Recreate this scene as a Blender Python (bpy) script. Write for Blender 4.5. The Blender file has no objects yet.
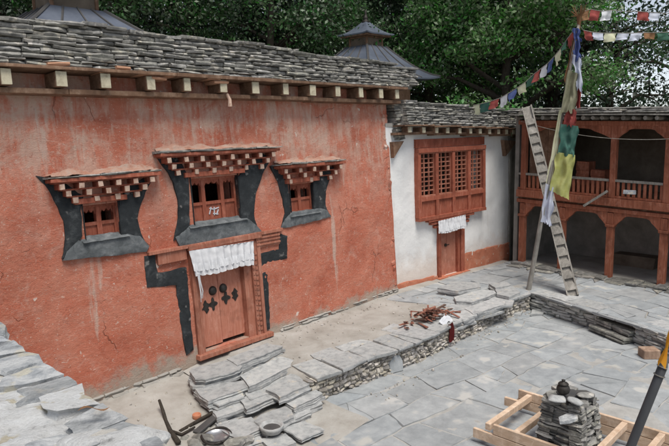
import bpy, bmesh, math, random
import numpy as np
from mathutils import Vector, Matrix, noise
from mathutils.geometry import delaunay_2d_cdt
random.seed(7); np.random.seed(7)
R_ = random.random
def U(a, b): return a + (b - a) * random.random()
SC = bpy.context.scene
COL = SC.collection

# ------------------------------------------------------------------ camera geometry
FPX, CX, CY, H = 616.0, 334.5, 223.0, 4.6
def _n(v): return v / np.linalg.norm(v)
AX = _n(np.array([862 - CX, -(118 - CY), FPX]))
AU = np.array([-80., 4020., -616.]); AU = _n(AU / np.linalg.norm(AU) - AX * (AU @ AX) / np.linalg.norm(AU))
AY = np.cross(AX, AU)
CAM = Vector((0, 0, H))
def ray(px, py):
    d = np.array([px - CX, -(py - CY), FPX])
    return Vector((float(d @ AX), float(d @ AY), float(d @ AU)))
def onZ(px, py, z=0.0):
    d = ray(px, py); return CAM + d * ((z - H) / d.z)
def onPlane(px, py, p, nrm):
    d = ray(px, py); return CAM + d * (((Vector(p) - CAM).dot(nrm)) / d.dot(nrm))
def proj(p):
    v = Vector(p) - CAM; v = np.array(v); return (CX + FPX * float(v[0] * AX[0] + v[1] * AY[0] + v[2] * AU[0]) / float(v[0] * AX[2] + v[1] * AY[2] + v[2] * AU[2]),
                                                CY - FPX * float(v[0] * AX[1] + v[1] * AY[1] + v[2] * AU[1]) / float(v[0] * AX[2] + v[1] * AY[2] + v[2] * AU[2]))
def far(px, dist):                       # a ground point at a horizontal distance along a bearing
    d = ray(px, 125); d.z = 0; d.normalize()
    return Vector((d.x * dist, d.y * dist, 0))

cam = bpy.data.cameras.new('camera'); co = bpy.data.objects.new('camera', cam); COL.objects.link(co)
M = Matrix(((AX[0], AX[1], -AX[2], 0), (AY[0], AY[1], -AY[2], 0), (AU[0], AU[1], -AU[2], H), (0, 0, 0, 1)))
co.matrix_world = M
cam.sensor_width = 36; cam.lens = FPX / 669 * 36; cam.clip_end = 2000; cam.clip_start = 0.05
SC.camera = co

class Frame:                              # u along, v up, w out of the surface
    def __init__(s, O, ang, lean=0.0):
        s.O = Vector(O); a = math.radians(ang)
        s.ex = Vector((math.cos(a), math.sin(a), 0)); h = Vector((-math.sin(a), math.cos(a), 0))
        s.ez = (h * lean + Vector((0, 0, 1))).normalized(); s.n = s.ex.cross(s.ez)
    def pt(s, u, v, w=0.0): return s.O + s.ex * u + s.ez * v + s.n * w
    def px(s, px, py, w=0.0):
        p = onPlane(px, py, s.O + s.n * w, s.n) - s.O
        return (p.dot(s.ex), p.dot(s.ez))
WF = Frame((0, 0, 0), 0, 0)               # u=x v=z w=-y
RW = Frame((0, 10.2, 0), -2.2, .07)       # red wall
WW = Frame((14.35, 9.82, 0), -7, .02)     # white wall
GF = Frame((19.4, 8.3, 0), -97, 0)        # gallery front

# ------------------------------------------------------------------ object helpers
WM = {}
def tag(o, label=None, cat=None, group=None, kind=None):
    if label: o['label'] = label
    if cat: o['category'] = cat
    if group: o['group'] = group
    if kind: o['kind'] = kind
    return o
def root(name, loc, label, cat, group=None):
    o = bpy.data.objects.new(name, None); COL.objects.link(o)
    o.empty_display_size = .2; o.location = loc; WM[o.name] = Matrix.Translation(Vector(loc))
    return tag(o, label, cat, group)

class MB:
    def __init__(s): s.v = []; s.f = []
    def add(s, vs, fs):
        b = len(s.v); s.v += [tuple(p) for p in vs]; s.f += [tuple(b + i for i in f) for f in fs]
    def box(s, fr, u0, u1, v0, v1, w0, w1, j=0.0):
        vs = [fr.pt(u + U(-j, j), v + U(-j, j), w + U(-j, j)) for w in (w0, w1) for v in (v0, v1) for u in (u0, u1)]
        s.add(vs, [(0, 1, 3, 2)[::-1], (4, 5, 7, 6), (0, 1, 5, 4), (2, 3, 7, 6)[::-1], (0, 2, 6, 4)[::-1], (1, 3, 7, 5)])
    def prism(s, fr, pts, w0, w1, taper=1.0):   # polygon in (u,v) given counter-clockwise, extruded along w
        n = len(pts); cu = sum(p[0] for p in pts) / n; cv = sum(p[1] for p in pts) / n
        a = [fr.pt(p[0], p[1], w0) for p in pts]
        b = [fr.pt(cu + (p[0] - cu) * taper, cv + (p[1] - cv) * taper, w1) for p in pts]
        s.add(a + b, [tuple(range(n))[::-1], tuple(range(n, 2 * n))] + [(i, (i + 1) % n, n + (i + 1) % n, n + i) for i in range(n)])
    def bar(s, a, b, wd, ht, up=(0, 0, 1), wd2=None, ht2=None):   # beam from a to b
        a = Vector(a); b = Vector(b); d = (b - a).normalized(); up = Vector(up)
        if abs(d.dot(up)) > .95: up = Vector((1, 0, 0))
        sd = d.cross(up).normalized(); u = sd.cross(d).normalized()
        wd2 = wd if wd2 is None else wd2; ht2 = ht if ht2 is None else ht2
        vs = [a - sd * wd / 2 - u * ht / 2, a + sd * wd / 2 - u * ht / 2, a + sd * wd / 2 + u * ht / 2, a - sd * wd / 2 + u * ht / 2,
              b - sd * wd2 / 2 - u * ht2 / 2, b + sd * wd2 / 2 - u * ht2 / 2, b + sd * wd2 / 2 + u * ht2 / 2, b - sd * wd2 / 2 + u * ht2 / 2]
        s.add(vs, [(0, 1, 2, 3), (7, 6, 5, 4), (0, 4, 5, 1), (1, 5, 6, 2), (2, 6, 7, 3), (3, 7, 4, 0)])
    def tube(s, pts, rad, seg=8, cap=True):
        pts = [Vector(p) for p in pts]; k = len(pts); vs = []; prev = None
        if not hasattr(rad, '__len__'): rad = [rad] * k
        for i, p in enumerate(pts):
            d = (pts[min(i + 1, k - 1)] - pts[max(i - 1, 0)]).normalized()
            if prev is None:
                t = Vector((0, 0, 1)) if abs(d.z) < .9 else Vector((1, 0, 0)); a = d.cross(t).normalized()
            else:
                a = (prev - d * prev.dot(d)).normalized()
            prev = a; b = d.cross(a)
            for q in range(seg):
                th = 2 * math.pi * q / seg; vs.append(p + (a * math.cos(th) + b * math.sin(th)) * rad[i])
        fs = [(i * seg + q, i * seg + (q + 1) % seg, (i + 1) * seg + (q + 1) % seg, (i + 1) * seg + q) for i in range(k - 1) for q in range(seg)]
        if cap: fs += [tuple(range(seg))[::-1], tuple((k - 1) * seg + q for q in range(seg))]
        s.add(vs, fs)
    def lathe(s, c, prof, seg=20, jit=0.0):     # profile of (radius, height), open or closed by small radii
        c = Vector(c); k = len(prof)
        vs = [c + Vector((r * math.cos(2 * math.pi * q / seg) + U(-jit, jit), r * math.sin(2 * math.pi * q / seg) + U(-jit, jit), z)) for r, z in prof for q in range(seg)]
        fs = [(i * seg + q, i * seg + (q + 1) % seg, (i + 1) * seg + (q + 1) % seg, (i + 1) * seg + q) for i in range(k - 1) for q in range(seg)]
        fs += [tuple(range(seg))[::-1], tuple((k - 1) * seg + q for q in range(seg))]
        s.add(vs, fs)
    def grid(s, fn, nu, nv):
        vs = [fn(i / nu, j / nv) for j in range(nv + 1) for i in range(nu + 1)]
        s.add(vs, [(j * (nu + 1) + i, j * (nu + 1) + i + 1, (j + 1) * (nu + 1) + i + 1, (j + 1) * (nu + 1) + i) for j in range(nv) for i in range(nu)])
    def stone(s, fr, u0, u1, v0, v1, wb, wf, jv=.008, jw=.02, seg=None):   # rough course stone, front face broken
        k = seg or max(2, int((u1 - u0) / .12)); rows = []
        tilt = U(-.012, .012); skew = U(-.015, .015)
        for i in range(k + 1):
            t = i / k; u = u0 + (u1 - u0) * t + (U(-.02, .02) if 0 < i < k else 0)
            e = .035 * (1 if i in (0, k) else 0) * R_()
            w = wf + U(-jw, jw) - e; ta = tilt * (t - .5) * 2
            a = v0 + U(0, jv) + ta; b = v1 - U(0, jv) + ta; m = (a + b) / 2 + U(-.2, .2) * (b - a)
            rows.append([fr.pt(u, v0 + ta, wb), fr.pt(u, a, w - U(0, .03)), fr.pt(u, m, w + U(0, .012) + skew * (t - .5)), fr.pt(u, b, w - U(.002, .022)), fr.pt(u, v1 + ta, wb)])
        n = len(s.v)
        for r in rows: s.v += [tuple(p) for p in r]
        for i in range(k):
            for q in range(4): s.f.append((n + i * 5 + q, n + (i + 1) * 5 + q, n + (i + 1) * 5 + q + 1, n + i * 5 + q + 1))
        s.f.append(tuple(n + q for q in range(5))[::-1] if False else tuple(n + q for q in range(5)))
        s.f.append(tuple(n + k * 5 + q for q in range(5))[::-1])
    def slab(s, pts, z, th, j=.012, rag=.02):    # flat slab from an (x,y) outline, top at z
        out = []
        n = len(pts)
        for i in range(n):
            a, b = pts[i], pts[(i + 1) % n]; L = math.hypot(b[0] - a[0], b[1] - a[1]); k = max(1, int(L / .22))
            for q in range(k):
                t = q / k; jj = rag if q else rag * .6
                out.append((a[0] + (b[0] - a[0]) * t + U(-jj, jj), a[1] + (b[1] - a[1]) * t + U(-jj, jj)))
        m = len(out); cx = sum(p[0] for p in out) / m; cy = sum(p[1] for p in out) / m
        tx, ty = U(-.015, .015), U(-.015, .015)
        def zz(p): return z + (p[0] - cx) * tx + (p[1] - cy) * ty
        A = [(cx + (p[0] - cx) * .985 + U(-.008, .008), cy + (p[1] - cy) * .985 + U(-.008, .008), zz(p) + U(-j, j) * .5) for p in out]
        B = [(p[0] + U(-.01, .01), p[1] + U(-.01, .01), zz(p) - th * U(.25, .5)) for p in out]
        Cc = [(cx + (p[0] - cx) * U(.93, .99), cy + (p[1] - cy) * U(.93, .99), zz(p) - th) for p in out]
        b = len(s.v); s.v += A + B + Cc + [(cx, cy, z + U(-j, j) * .6)]
        for i in range(m):
            q = (i + 1) % m
            s.f += [(b + i, b + m + i, b + m + q, b + q), (b + m + i, b + 2 * m + i, b + 2 * m + q, b + m + q), (b + i, b + q, b + 3 * m)]
        s.f.append(tuple(b + 2 * m + i for i in range(m))[::-1])
    def rslab(s, pts, z, th, amp=.02, step=.07, rag=.02, tilt=.012, layers=3, fs=5.0):
        """broken slab: ragged outline, uneven top, side split into layers"""
        out = []; n = len(pts)
        if sum(pts[i][0] * pts[(i + 1) % n][1] - pts[(i + 1) % n][0] * pts[i][1] for i in range(n)) < 0: pts = pts[::-1]
        for i in range(n):
            a, b = pts[i], pts[(i + 1) % n]; L = math.hypot(b[0] - a[0], b[1] - a[1]); k = max(1, int(L / step))
            for q in range(k):
                t = q / k; x = a[0] + (b[0] - a[0]) * t; y = a[1] + (b[1] - a[1]) * t
                nv = noise.noise_vector(Vector((x * 3.1, y * 3.1, z * 5))) * rag * 2.2; out.append((x + nv.x + U(-rag, rag) * .5, y + nv.y + U(-rag, rag) * .5))
        m = len(out); cx = sum(p[0] for p in out) / m; cy = sum(p[1] for p in out) / m; tx, ty = U(-tilt, tilt) * 2, U(-tilt, tilt) * 2; o = U(0, 50)
        def zz(x, y):
            q = Vector((x * fs, y * fs, o)); h = noise.noise(q) * .6 + noise.noise(q * 2.7) * .3 + noise.noise(q * 7) * .14
            st = math.floor((noise.noise(Vector((x * fs * .45, y * fs * .45, o + 9))) + .5) * 4) / 4 - .4
            return z + (x - cx) * tx + (y - cy) * ty + amp * (h + st * .9)
        def inside(x, y):
            c = False
            for i in range(m):
                (x0, y0), (x1, y1) = out[i], out[(i + 1) % m]
                if (y0 > y) != (y1 > y) and x < (x1 - x0) * (y - y0) / (y1 - y0) + x0: c = not c
            return c
        inner = []; xs = [p[0] for p in out]; ys = [p[1] for p in out]; x = min(xs)
        while x < max(xs):
            y = min(ys)
            while y < max(ys):
                a, b = x + U(-.3, .3) * step, y + U(-.3, .3) * step
                if inside(a, b) and min((a - p[0]) ** 2 + (b - p[1]) ** 2 for p in out) > (step * .45) ** 2: inner.append((a, b))
                y += step
            x += step
        V2, _, F2 = delaunay_2d_cdt([Vector(p) for p in out] + [Vector(p) for p in inner], [], [list(range(m))], 1, 1e-6)[:3]
        if len(V2) != m + len(inner): return s.slab(pts, z, th)
        vs = [(v.x, v.y, zz(v.x, v.y) - (U(.1, .3) * min(amp, .02) if k < m else 0)) for k, v in enumerate(V2)]; fs_ = [tuple(f) for f in F2]
        prev = list(range(m))
        for l in range(1, layers + 1):
            f = l / layers; b0 = len(vs); off = U(-.02, .012) * (l < layers)
            for i, p in enumerate(out):
                d = math.hypot(p[0] - cx, p[1] - cy) + 1e-6; e = 1 + (off + .012 * noise.noise(Vector((p[0] * 9, p[1] * 9, l * 3.3 + o)))) / d
                vs.append((cx + (p[0] - cx) * e, cy + (p[1] - cy) * e, vs[i][2] - th * f))
            cur = list(range(b0, b0 + m))
            fs_ += [(prev[i], prev[(i + 1) % m], cur[(i + 1) % m], cur[i]) for i in range(m)]; prev = cur
        fs_.append(tuple(prev[::-1])); s.add(vs, fs_)
    def rock(s, c, r, sq=(1, 1, .7)):
        c = Vector(c); bm = bmesh.new(); bmesh.ops.create_icosphere(bm, subdivisions=4 if r > .18 else 2, radius=1)
        off = Vector((U(0, 99), U(0, 99), U(0, 99))); rz = U(0, 6.28)
        rot = Matrix.Rotation(rz, 3, 'Z') @ Matrix.Rotation(U(-.3, .3), 3, 'X')
        vs = []
        for v in bm.verts:
            p = v.co * (1 + .38 * noise.noise(v.co * 1.3 + off) + .12 * noise.noise(v.co * 3.1 + off) + .05 * noise.noise(v.co * 7 + off) + (.03 * noise.noise(v.co * 15 + off) if r > .18 else 0))
            p = Vector((p.x * sq[0], p.y * sq[1], p.z * sq[2])) * r
            vs.append(c + rot @ p)
        fs = [tuple(v.index for v in f.verts) for f in bm.faces]; bm.free(); s.add(vs, fs)
    def build(s, name, mat, parent=None, origin=None, bevel=0, smooth=False, label=None, sub=0):
        me = bpy.data.meshes.new(name); o = bpy.data.objects.new(name, me); COL.objects.link(o)
        vs = s.v
        if parent is None and origin is not None:
            og = Vector(origin); vs = [(p[0] - og.x, p[1] - og.y, p[2] - og.z) for p in vs]
            o.location = og; WM[o.name] = Matrix.Translation(og)
        else: WM[o.name] = Matrix.Identity(4)
        me.from_pydata(vs, [], s.f); me.materials.append(mat)
        if bevel or True:
            bm = bmesh.new(); bm.from_mesh(me)
            bmesh.ops.recalc_face_normals(bm, faces=bm.faces)
            if bevel: bmesh.ops.bevel(bm, geom=bm.edges[:], offset=bevel, segments=1, affect='EDGES', clamp_overlap=True)
            bm.to_mesh(me); bm.free()
        me.polygons.foreach_set('use_smooth', [True] * len(me.polygons))
        if not smooth: me.set_sharp_from_angle(angle=math.radians(32))
        if parent is not None:
            o.parent = parent; o.matrix_parent_inverse = WM[parent.name].inverted()
        if label: o['label'] = label
        return o

# ------------------------------------------------------------------ materials
def nt(name):
    m = bpy.data.materials.new(name); m.use_nodes = True; t = m.node_tree; t.nodes.clear()
    out = t.nodes.new('ShaderNodeOutputMaterial'); b = t.nodes.new('ShaderNodeBsdfPrincipled')
    t.links.new(b.outputs[0], out.inputs[0])
    return m, t, b
def N(t, typ, **kw):
    n = t.nodes.new(typ)
    for k, v in kw.items():
        if k in n.inputs: n.inputs[k].default_value = v
        else: setattr(n, k, v)
    return n
def coords(t, scale=(1, 1, 1), geo=False):
    m = N(t, 'ShaderNodeMapping'); m.inputs['Scale'].default_value = scale
    if geo: g = N(t, 'ShaderNodeNewGeometry'); t.links.new(g.outputs['Position'], m.inputs[0])
    else: g = N(t, 'ShaderNodeTexCoord'); t.links.new(g.outputs['Object'], m.inputs[0])
    return m.outputs[0]
def nz(t, vec, scale, detail=6, rough=.6, dist=0.0):
    n = N(t, 'ShaderNodeTexNoise'); n.inputs['Scale'].default_value = scale; n.inputs['Detail'].default_value = detail
    n.inputs['Roughness'].default_value = rough; n.inputs['Distortion'].default_value = dist
    t.links.new(vec, n.inputs['Vector']); return n.outputs[0]
def ramp(t, fac, stops):
    r = N(t, 'ShaderNodeValToRGB'); e = r.color_ramp.elements
    while len(e) > 1: e.remove(e[-1])
    for i, (p, c) in enumerate(stops):
        x = e[0] if i == 0 else e.new(p)
        x.position = p; x.color = (*c, 1) if hasattr(c, '__len__') else (c, c, c, 1)
    t.links.new(fac, r.inputs[0]); return r.outputs[0]
def mix(t, fac, a, b):
    m = N(t, 'ShaderNodeMix', data_type='RGBA')
    for s, x in ((0, fac), (6, a), (7, b)):
        if hasattr(x, 'links'): t.links.new(x, m.inputs[s])
        elif hasattr(x, '__len__'): m.inputs[s].default_value = (*x, 1)
        else: m.inputs[s].default_value = x
    return m.outputs[2]
def mth(t, op, a, b=0.0):
    m = N(t, 'ShaderNodeMath', operation=op)
    for i, x in enumerate((a, b)):
        if hasattr(x, 'links'): t.links.new(x, m.inputs[i])
        else: m.inputs[i].default_value = x
    return m.outputs[0]
def island(t, col, amt, hue=0.0):
    g = N(t, 'ShaderNodeNewGeometry'); h = N(t, 'ShaderNodeHueSaturation')
    v = mth(t, 'ADD', mth(t, 'MULTIPLY', g.outputs['Random Per Island'], 2 * amt), 1 - amt)
    t.links.new(v, h.inputs['Value']); t.links.new(col, h.inputs['Color'])
    if hue:
        w = mth(t, 'FRACT', mth(t, 'MULTIPLY', g.outputs['Random Per Island'], 7.31))
        t.links.new(mth(t, 'ADD', mth(t, 'MULTIPLY', w, 2 * hue), .5 - hue), h.inputs['Hue'])
        t.links.new(mth(t, 'ADD', mth(t, 'MULTIPLY', w, .8), .6), h.inputs['Saturation'])
    return h.outputs[0]
def bump(t, b, h, strength=.4, dist=.02):
    n = N(t, 'ShaderNodeBump'); n.inputs['Strength'].default_value = strength; n.inputs['Distance'].default_value = dist
    t.links.new(h, n.inputs['Height']); t.links.new(n.outputs[0], b.inputs['Normal'])
def generic(name, stops, scale=3, rough=.85, bs=.4, bd=.01, bscale=25, isl=0.0, hue=0.0, stretch=(1, 1, 1), metal=0.0, speck=None, specl=.3):
    m, t, b = nt(name); v = coords(t, stretch)
    n = nz(t, v, scale, 8, .65, .3); c = ramp(t, n, stops)
    if speck:
        sp = ramp(t, nz(t, coords(t), speck[0], 3, .5), [(speck[1], 0.), (speck[1] + .06, 1.)]); c = mix(t, sp, c, speck[2])
    if isl: c = island(t, c, isl, hue)
    t.links.new(c, b.inputs['Base Color']); b.inputs['Roughness'].default_value = rough; b.inputs['Metallic'].default_value = metal
    b.inputs['Specular IOR Level'].default_value = specl
    if bs: bump(t, b, nz(t, v, bscale, 8, .7), bs, bd)
    return m

def plaster_red():
    m, t, b = nt('red_plaster'); v = coords(t)
    sep = N(t, 'ShaderNodeSeparateXYZ'); t.links.new(v, sep.inputs[0]); z = sep.outputs[2]
    c = ramp(t, nz(t, v, .9, 8, .62, .4), [(.28, (.39, .108, .066)), (.45, (.50, .152, .094)), (.6, (.56, .21, .14)), (.75, (.45, .14, .09))])
    c = mix(t, ramp(t, nz(t, coords(t, (1.5, 1.5, 9)), 2.2, 8, .7), [(.45, 0.), (.75, .45)]), c, (.57, .25, .17))
    # washed vertical runs near the top
    run = mth(t, 'ADD', mth(t, 'MULTIPLY', nz(t, coords(t, (3, 3, .4)), 1.5, 9, .7, .5), .5), mth(t, 'MULTIPLY', nz(t, v, 1.5, 10, .72, .5), .5))
    hi = ramp(t, mth(t, 'ADD', mth(t, 'MULTIPLY', z, .1), mth(t, 'MULTIPLY', nz(t, v, .8, 4), .25)), [(.37, 0.), (.57, 1.)])
    f1 = mth(t, 'MULTIPLY', ramp(t, run, [(.46, 0.), (.56, 1.)]), hi)
    c = mix(t, mth(t, 'MULTIPLY', f1, .85), c, (.58, .43, .35))
    f1b = mth(t, 'MULTIPLY', ramp(t, nz(t, coords(t, (7, 7, .5)), 1.3, 6, .6), [(.60, 0.), (.70, 1.)]), hi)
    c = mix(t, mth(t, 'MULTIPLY', f1b, .35), c, (.30, .13, .09))
    c = mix(t, ramp(t, nz(t, v, .55, 6, .6, .4), [(.50, 0.), (.70, .5)]), c, (.58, .26, .18))
    c = mix(t, ramp(t, nz(t, coords(t, (1.3, 1.3, .9)), .75, 8, .65, .5), [(.33, .55), (.46, 0.)]), c, (.36, .10, .062))
    # worn pale patches and scars
    c = mix(t, ramp(t, nz(t, v, 2.6, 10, .7, .6), [(.55, 0.), (.68, .7)]), c, (.58, .32, .25))
    c = mix(t, ramp(t, nz(t, coords(t, (1, 1, 2.2)), 9, 6, .65, .8), [(.62, 0.), (.69, .8)]), c, (.66, .48, .40))
    c = mix(t, ramp(t, nz(t, v, 26, 4, .6), [(.655, 0.), (.70, .85)]), c, (.70, .60, .52))
    c = mix(t, ramp(t, nz(t, v, 14, 6, .7, .4), [(.30, .75), (.40, 0.)]), c, (.26, .08, .05))
    c = mix(t, mth(t, 'MULTIPLY', ramp(t, nz(t, coords(t, (9, 9, 9)), 2.0, 12, .8), [(.50, 0.), (.68, 1.)]), .45), c, (.60, .30, .22))
    c = mix(t, ramp(t, nz(t, coords(t, (2.2, 2.2, .22)), 1.2, 5, .6), [(.61, 0.), (.68, .75)]), c, (.57, .44, .37))
    c = mix(t, ramp(t, nz(t, coords(t, (1, 1, .8)), 4.5, 3, .5, .3), [(.715, 0.), (.74, .85)]), c, (.72, .64, .57))
    c = mix(t, ramp(t, nz(t, coords(t, (1, 1, 1.6)), 5.5, 12, .78, 1.2), [(.56, 0.), (.64, .55)]), c, (.61, .37, .29))
    # dust and bare mud at the foot
    lo = ramp(t, mth(t, 'ADD', mth(t, 'MULTIPLY', z, .5), mth(t, 'MULTIPLY', nz(t, v, 1.4, 8, .7), .9)), [(.46, 1.), (.60, 0.)])
    c = mix(t, mth(t, 'MULTIPLY', lo, .9), c, (.41, .355, .295))
    # hairline cracks
    w = N(t, 'ShaderNodeVectorMath', operation='ADD'); nv = N(t, 'ShaderNodeTexNoise'); nv.inputs['Scale'].default_value = 2.5; nv.inputs['Detail'].default_value = 6
    t.links.new(v, nv.inputs['Vector']); t.links.new(v, w.inputs[0])
    sc = N(t, 'ShaderNodeVectorMath', operation='SCALE'); sc.inputs['Scale'].default_value = .55; t.links.new(nv.outputs['Color'], sc.inputs[0]); t.links.new(sc.outputs[0], w.inputs[1])
    vo = N(t, 'ShaderNodeTexVoronoi', feature='DISTANCE_TO_EDGE'); vo.inputs['Scale'].default_value = .75; t.links.new(w.outputs[0], vo.inputs['Vector'])
    ck = mth(t, 'MULTIPLY', ramp(t, vo.outputs['Distance'], [(.002, 1.), (.007, 0.)]), ramp(t, nz(t, v, .7, 3), [(.55, 0.), (.62, 1.)]))
    c = mix(t, mth(t, 'MULTIPLY', ck, .3), c, (.15, .05, .03))
    t.links.new(c, b.inputs['Base Color']); b.inputs['Roughness'].default_value = .95; b.inputs['Specular IOR Level'].default_value = .15
    h = mth(t, 'ADD', nz(t, v, 7, 12, .75), mth(t, 'MULTIPLY', nz(t, coords(t, (1, 1, 3)), 30, 6, .7), .35))
    h = mth(t, 'SUBTRACT', h, mth(t, 'MULTIPLY', ck, .6))
    bump(t, b, h, 1.0, .05); return m
def plaster_white():
    m, t, b = nt('white_plaster'); v = coords(t)
    sep = N(t, 'ShaderNodeSeparateXYZ'); t.links.new(v, sep.inputs[0]); z = sep.outputs[2]
    c = ramp(t, nz(t, v, 1.2, 8, .6), [(.3, (.66, .66, .655)), (.55, (.76, .758, .745)), (.8, (.70, .69, .67))])
    c = mix(t, ramp(t, nz(t, coords(t, (5, 5, .35)), 1.4, 7, .7), [(.56, 0.), (.78, .5)]), c, (.50, .45, .40))
    lo = ramp(t, mth(t, 'ADD', mth(t, 'MULTIPLY', z, .4), mth(t, 'MULTIPLY', nz(t, v, 3, 8, .7), .5)), [(.40, 1.), (.66, 0.)])
    c = mix(t, mth(t, 'MULTIPLY', lo, .55), c, (.48, .36, .28))
    c = mix(t, ramp(t, nz(t, v, 16, 4, .6), [(.68, 0.), (.72, .6)]), c, (.42, .36, .32))
    t.links.new(c, b.inputs['Base Color']); b.inputs['Roughness'].default_value = .95; b.inputs['Specular IOR Level'].default_value = .15
    bump(t, b, nz(t, v, 6, 12, .7), .5, .03); return m
def wood(name, c1, c2, c3, s=(14, 14, 1.2), isl=.12, rough=.75, bs=.5):
    m, t, b = nt(name); v = coords(t, s); n = nz(t, v, 1.6, 8, .65, .5)
    c = ramp(t, n, [(.3, c1), (.52, c2), (.72, c3)])
    c = mix(t, ramp(t, nz(t, coords(t), 5, 6, .7), [(.58, 0.), (.75, .6)]), c, tuple(x * .55 for x in c2))
    c = mix(t, ramp(t, nz(t, coords(t, (1, 1, .5)), 7, 9, .72, .5), [(.52, 0.), (.68, .55)]), c, tuple(min(1, x * 1.25 + .05) for x in c3))
    c = mix(t, ramp(t, nz(t, coords(t), 1.7, 6, .65), [(.34, .5), (.48, 0.)]), c, tuple(x * .5 for x in c1))
    if isl: c = island(t, c, isl)
    t.links.new(c, b.inputs['Base Color']); b.inputs['Roughness'].default_value = rough; b.inputs['Specular IOR Level'].default_value = .25
    bump(t, b, n, bs, .012); return m
def cloth(name, c1, c2, trans=.25):
    m, t, b = nt(name); v = coords(t)
    c = ramp(t, nz(t, v, 6, 6, .6), [(.35, c1), (.65, c2)])
    d = N(t, 'ShaderNodeBsdfDiffuse'); tr = N(t, 'ShaderNodeBsdfTranslucent'); mx = N(t, 'ShaderNodeMixShader'); mx.inputs[0].default_value = trans
    t.links.new(c, d.inputs[0]); t.links.new(c, tr.inputs[0]); t.links.new(d.outputs[0], mx.inputs[1]); t.links.new(tr.outputs[0], mx.inputs[2])
    out = [n for n in t.nodes if n.type == 'OUTPUT_MATERIAL'][0]; t.links.new(mx.outputs[0], out.inputs[0]); t.nodes.remove(b); return m
def leafm(name, c1, c2, c3):
    m, t, b = nt(name)
    c = ramp(t, nz(t, coords(t), .55, 4, .6), [(.32, c1), (.52, c2), (.72, c3)]); c = island(t, c, .28, .03)
    d = N(t, 'ShaderNodeBsdfDiffuse'); tr = N(t, 'ShaderNodeBsdfTranslucent'); mx = N(t, 'ShaderNodeMixShader'); mx.inputs[0].default_value = .3
    gl = N(t, 'ShaderNodeBsdfGlossy'); gl.inputs['Roughness'].default_value = .45; m2 = N(t, 'ShaderNodeMixShader'); m2.inputs[0].default_value = .05
    t.links.new(c, d.inputs[0]); t.links.new(c, tr.inputs[0]); t.links.new(d.outputs[0], mx.inputs[1]); t.links.new(tr.outputs[0], mx.inputs[2])
    t.links.new(mx.outputs[0], m2.inputs[1]); t.links.new(gl.outputs[0], m2.inputs[2])
    out = [n for n in t.nodes if n.type == 'OUTPUT_MATERIAL'][0]; t.links.new(m2.outputs[0], out.inputs[0]); t.nodes.remove(b); return m

m_red = plaster_red(); m_white = plaster_white()
m_dado = generic('dado_plaster', [(.3, (.36, .12, .07)), (.55, (.46, .17, .10)), (.75, (.48, .27, .19))], 3, .95, .6, .03, 9, speck=(9, .64, (.50, .40, .32)))
m_mud = generic('mud_hood', [(.3, (.36, .17, .115)), (.5, (.42, .26, .20)), (.7, (.40, .32, .27))], 3, .95, .9, .05, 8, stretch=(2, 2, 1))
m_slate = generic('slate_stone', [(.26, (.10, .097, .09)), (.45, (.20, .196, .182)), (.6, (.29, .283, .262)), (.78, (.41, .385, .345))], 6, .9, .9, .03, 16, isl=.36, hue=.02, speck=(7, .58, (.40, .375, .33)))
m_slate2 = generic('slab_stone', [(.28, (.22, .225, .225)), (.48, (.36, .367, .365)), (.72, (.47, .468, .455))], 7, .9, .9, .02, 22, isl=.12, hue=.01, speck=(5, .64, (.47, .44, .39)))
m_flag = generic('flagstone', [(.25, (.215, .228, .236)), (.5, (.30, .316, .325)), (.75, (.385, .40, .405))], 3.2, .88, .9, .015, 9, isl=.09, hue=.008, speck=(1.6, .60, (.42, .415, .395)))
m_rubble = generic('rubble_stone', [(.3, (.25, .23, .20)), (.5, (.38, .35, .31)), (.7, (.50, .47, .42))], 4, .9, .7, .02, 20, isl=.4, hue=.02)
m_wallst = generic('terrace_wall_stone', [(.28, (.27, .265, .25)), (.5, (.44, .435, .41)), (.75, (.58, .565, .53))], 5, .9, .8, .02, 20, isl=.38, hue=.012)
m_tile = generic('orange_brick', [(.3, (.34, .17, .10)), (.7, (.46, .27, .18))], 6, .9, .6, .02, 20, isl=.2)
m_dirt = generic('dry_earth', [(.28, (.245, .226, .20)), (.48, (.335, .317, .288)), (.7, (.41, .397, .37))], 1.6, .97, .7, .02, 16, speck=(22, .66, (.30, .27, .23)))
m_joint = generic('joint_dust', [(.3, (.29, .285, .27)), (.7, (.42, .41, .39))], 3, .97, .5, .02, 30)
m_earth = generic('far_earth', [(.3, (.12, .12, .07)), (.7, (.2, .18, .12))], .3, .95, .4, .03, 5)
m_black = generic('black_lime_paint', [(.28, (.012, .015, .017)), (.55, (.025, .029, .032)), (.74, (.085, .092, .095))], 4, .85, .8, .02, 14, speck=(5, .64, (.15, .145, .14)))
m_sill = generic('grey_sill_plaster', [(.3, (.06, .068, .072)), (.5, (.115, .126, .132)), (.7, (.21, .22, .225))], 5, .85, .7, .03, 10)
m_redw = wood('red_painted_wood', (.20, .055, .033), (.29, .085, .05), (.33, .12, .075))
m_redg = wood('gallery_red_wood', (.17, .056, .032), (.27, .09, .05), (.34, .145, .09), isl=.18)
m_door = wood('faded_door_wood', (.33, .125, .08), (.41, .165, .11), (.44, .21, .15), isl=.08)
m_frame = wood('carved_frame_wood', (.24, .085, .052), (.33, .13, .085), (.36, .18, .125), isl=.1)
m_joist = wood('old_timber', (.10, .055, .034), (.18, .105, .066), (.25, .165, .11), s=(3, 3, 3))
m_tip = generic('pale_block_end', [(.3, (.30, .17, .12)), (.5, (.46, .34, .27)), (.75, (.38, .24, .18))], 9, .9, .5, .012, 30, isl=.2)
m_cream = generic('cream_joist_end', [(.3, (.27, .23, .165)), (.52, (.46, .42, .31)), (.75, (.34, .28, .20))], 7, .9, .4, .01, 30, isl=.1)
m_grey = wood('weathered_grey_wood', (.16, .15, .135), (.24, .225, .20), (.31, .29, .26))
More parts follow.
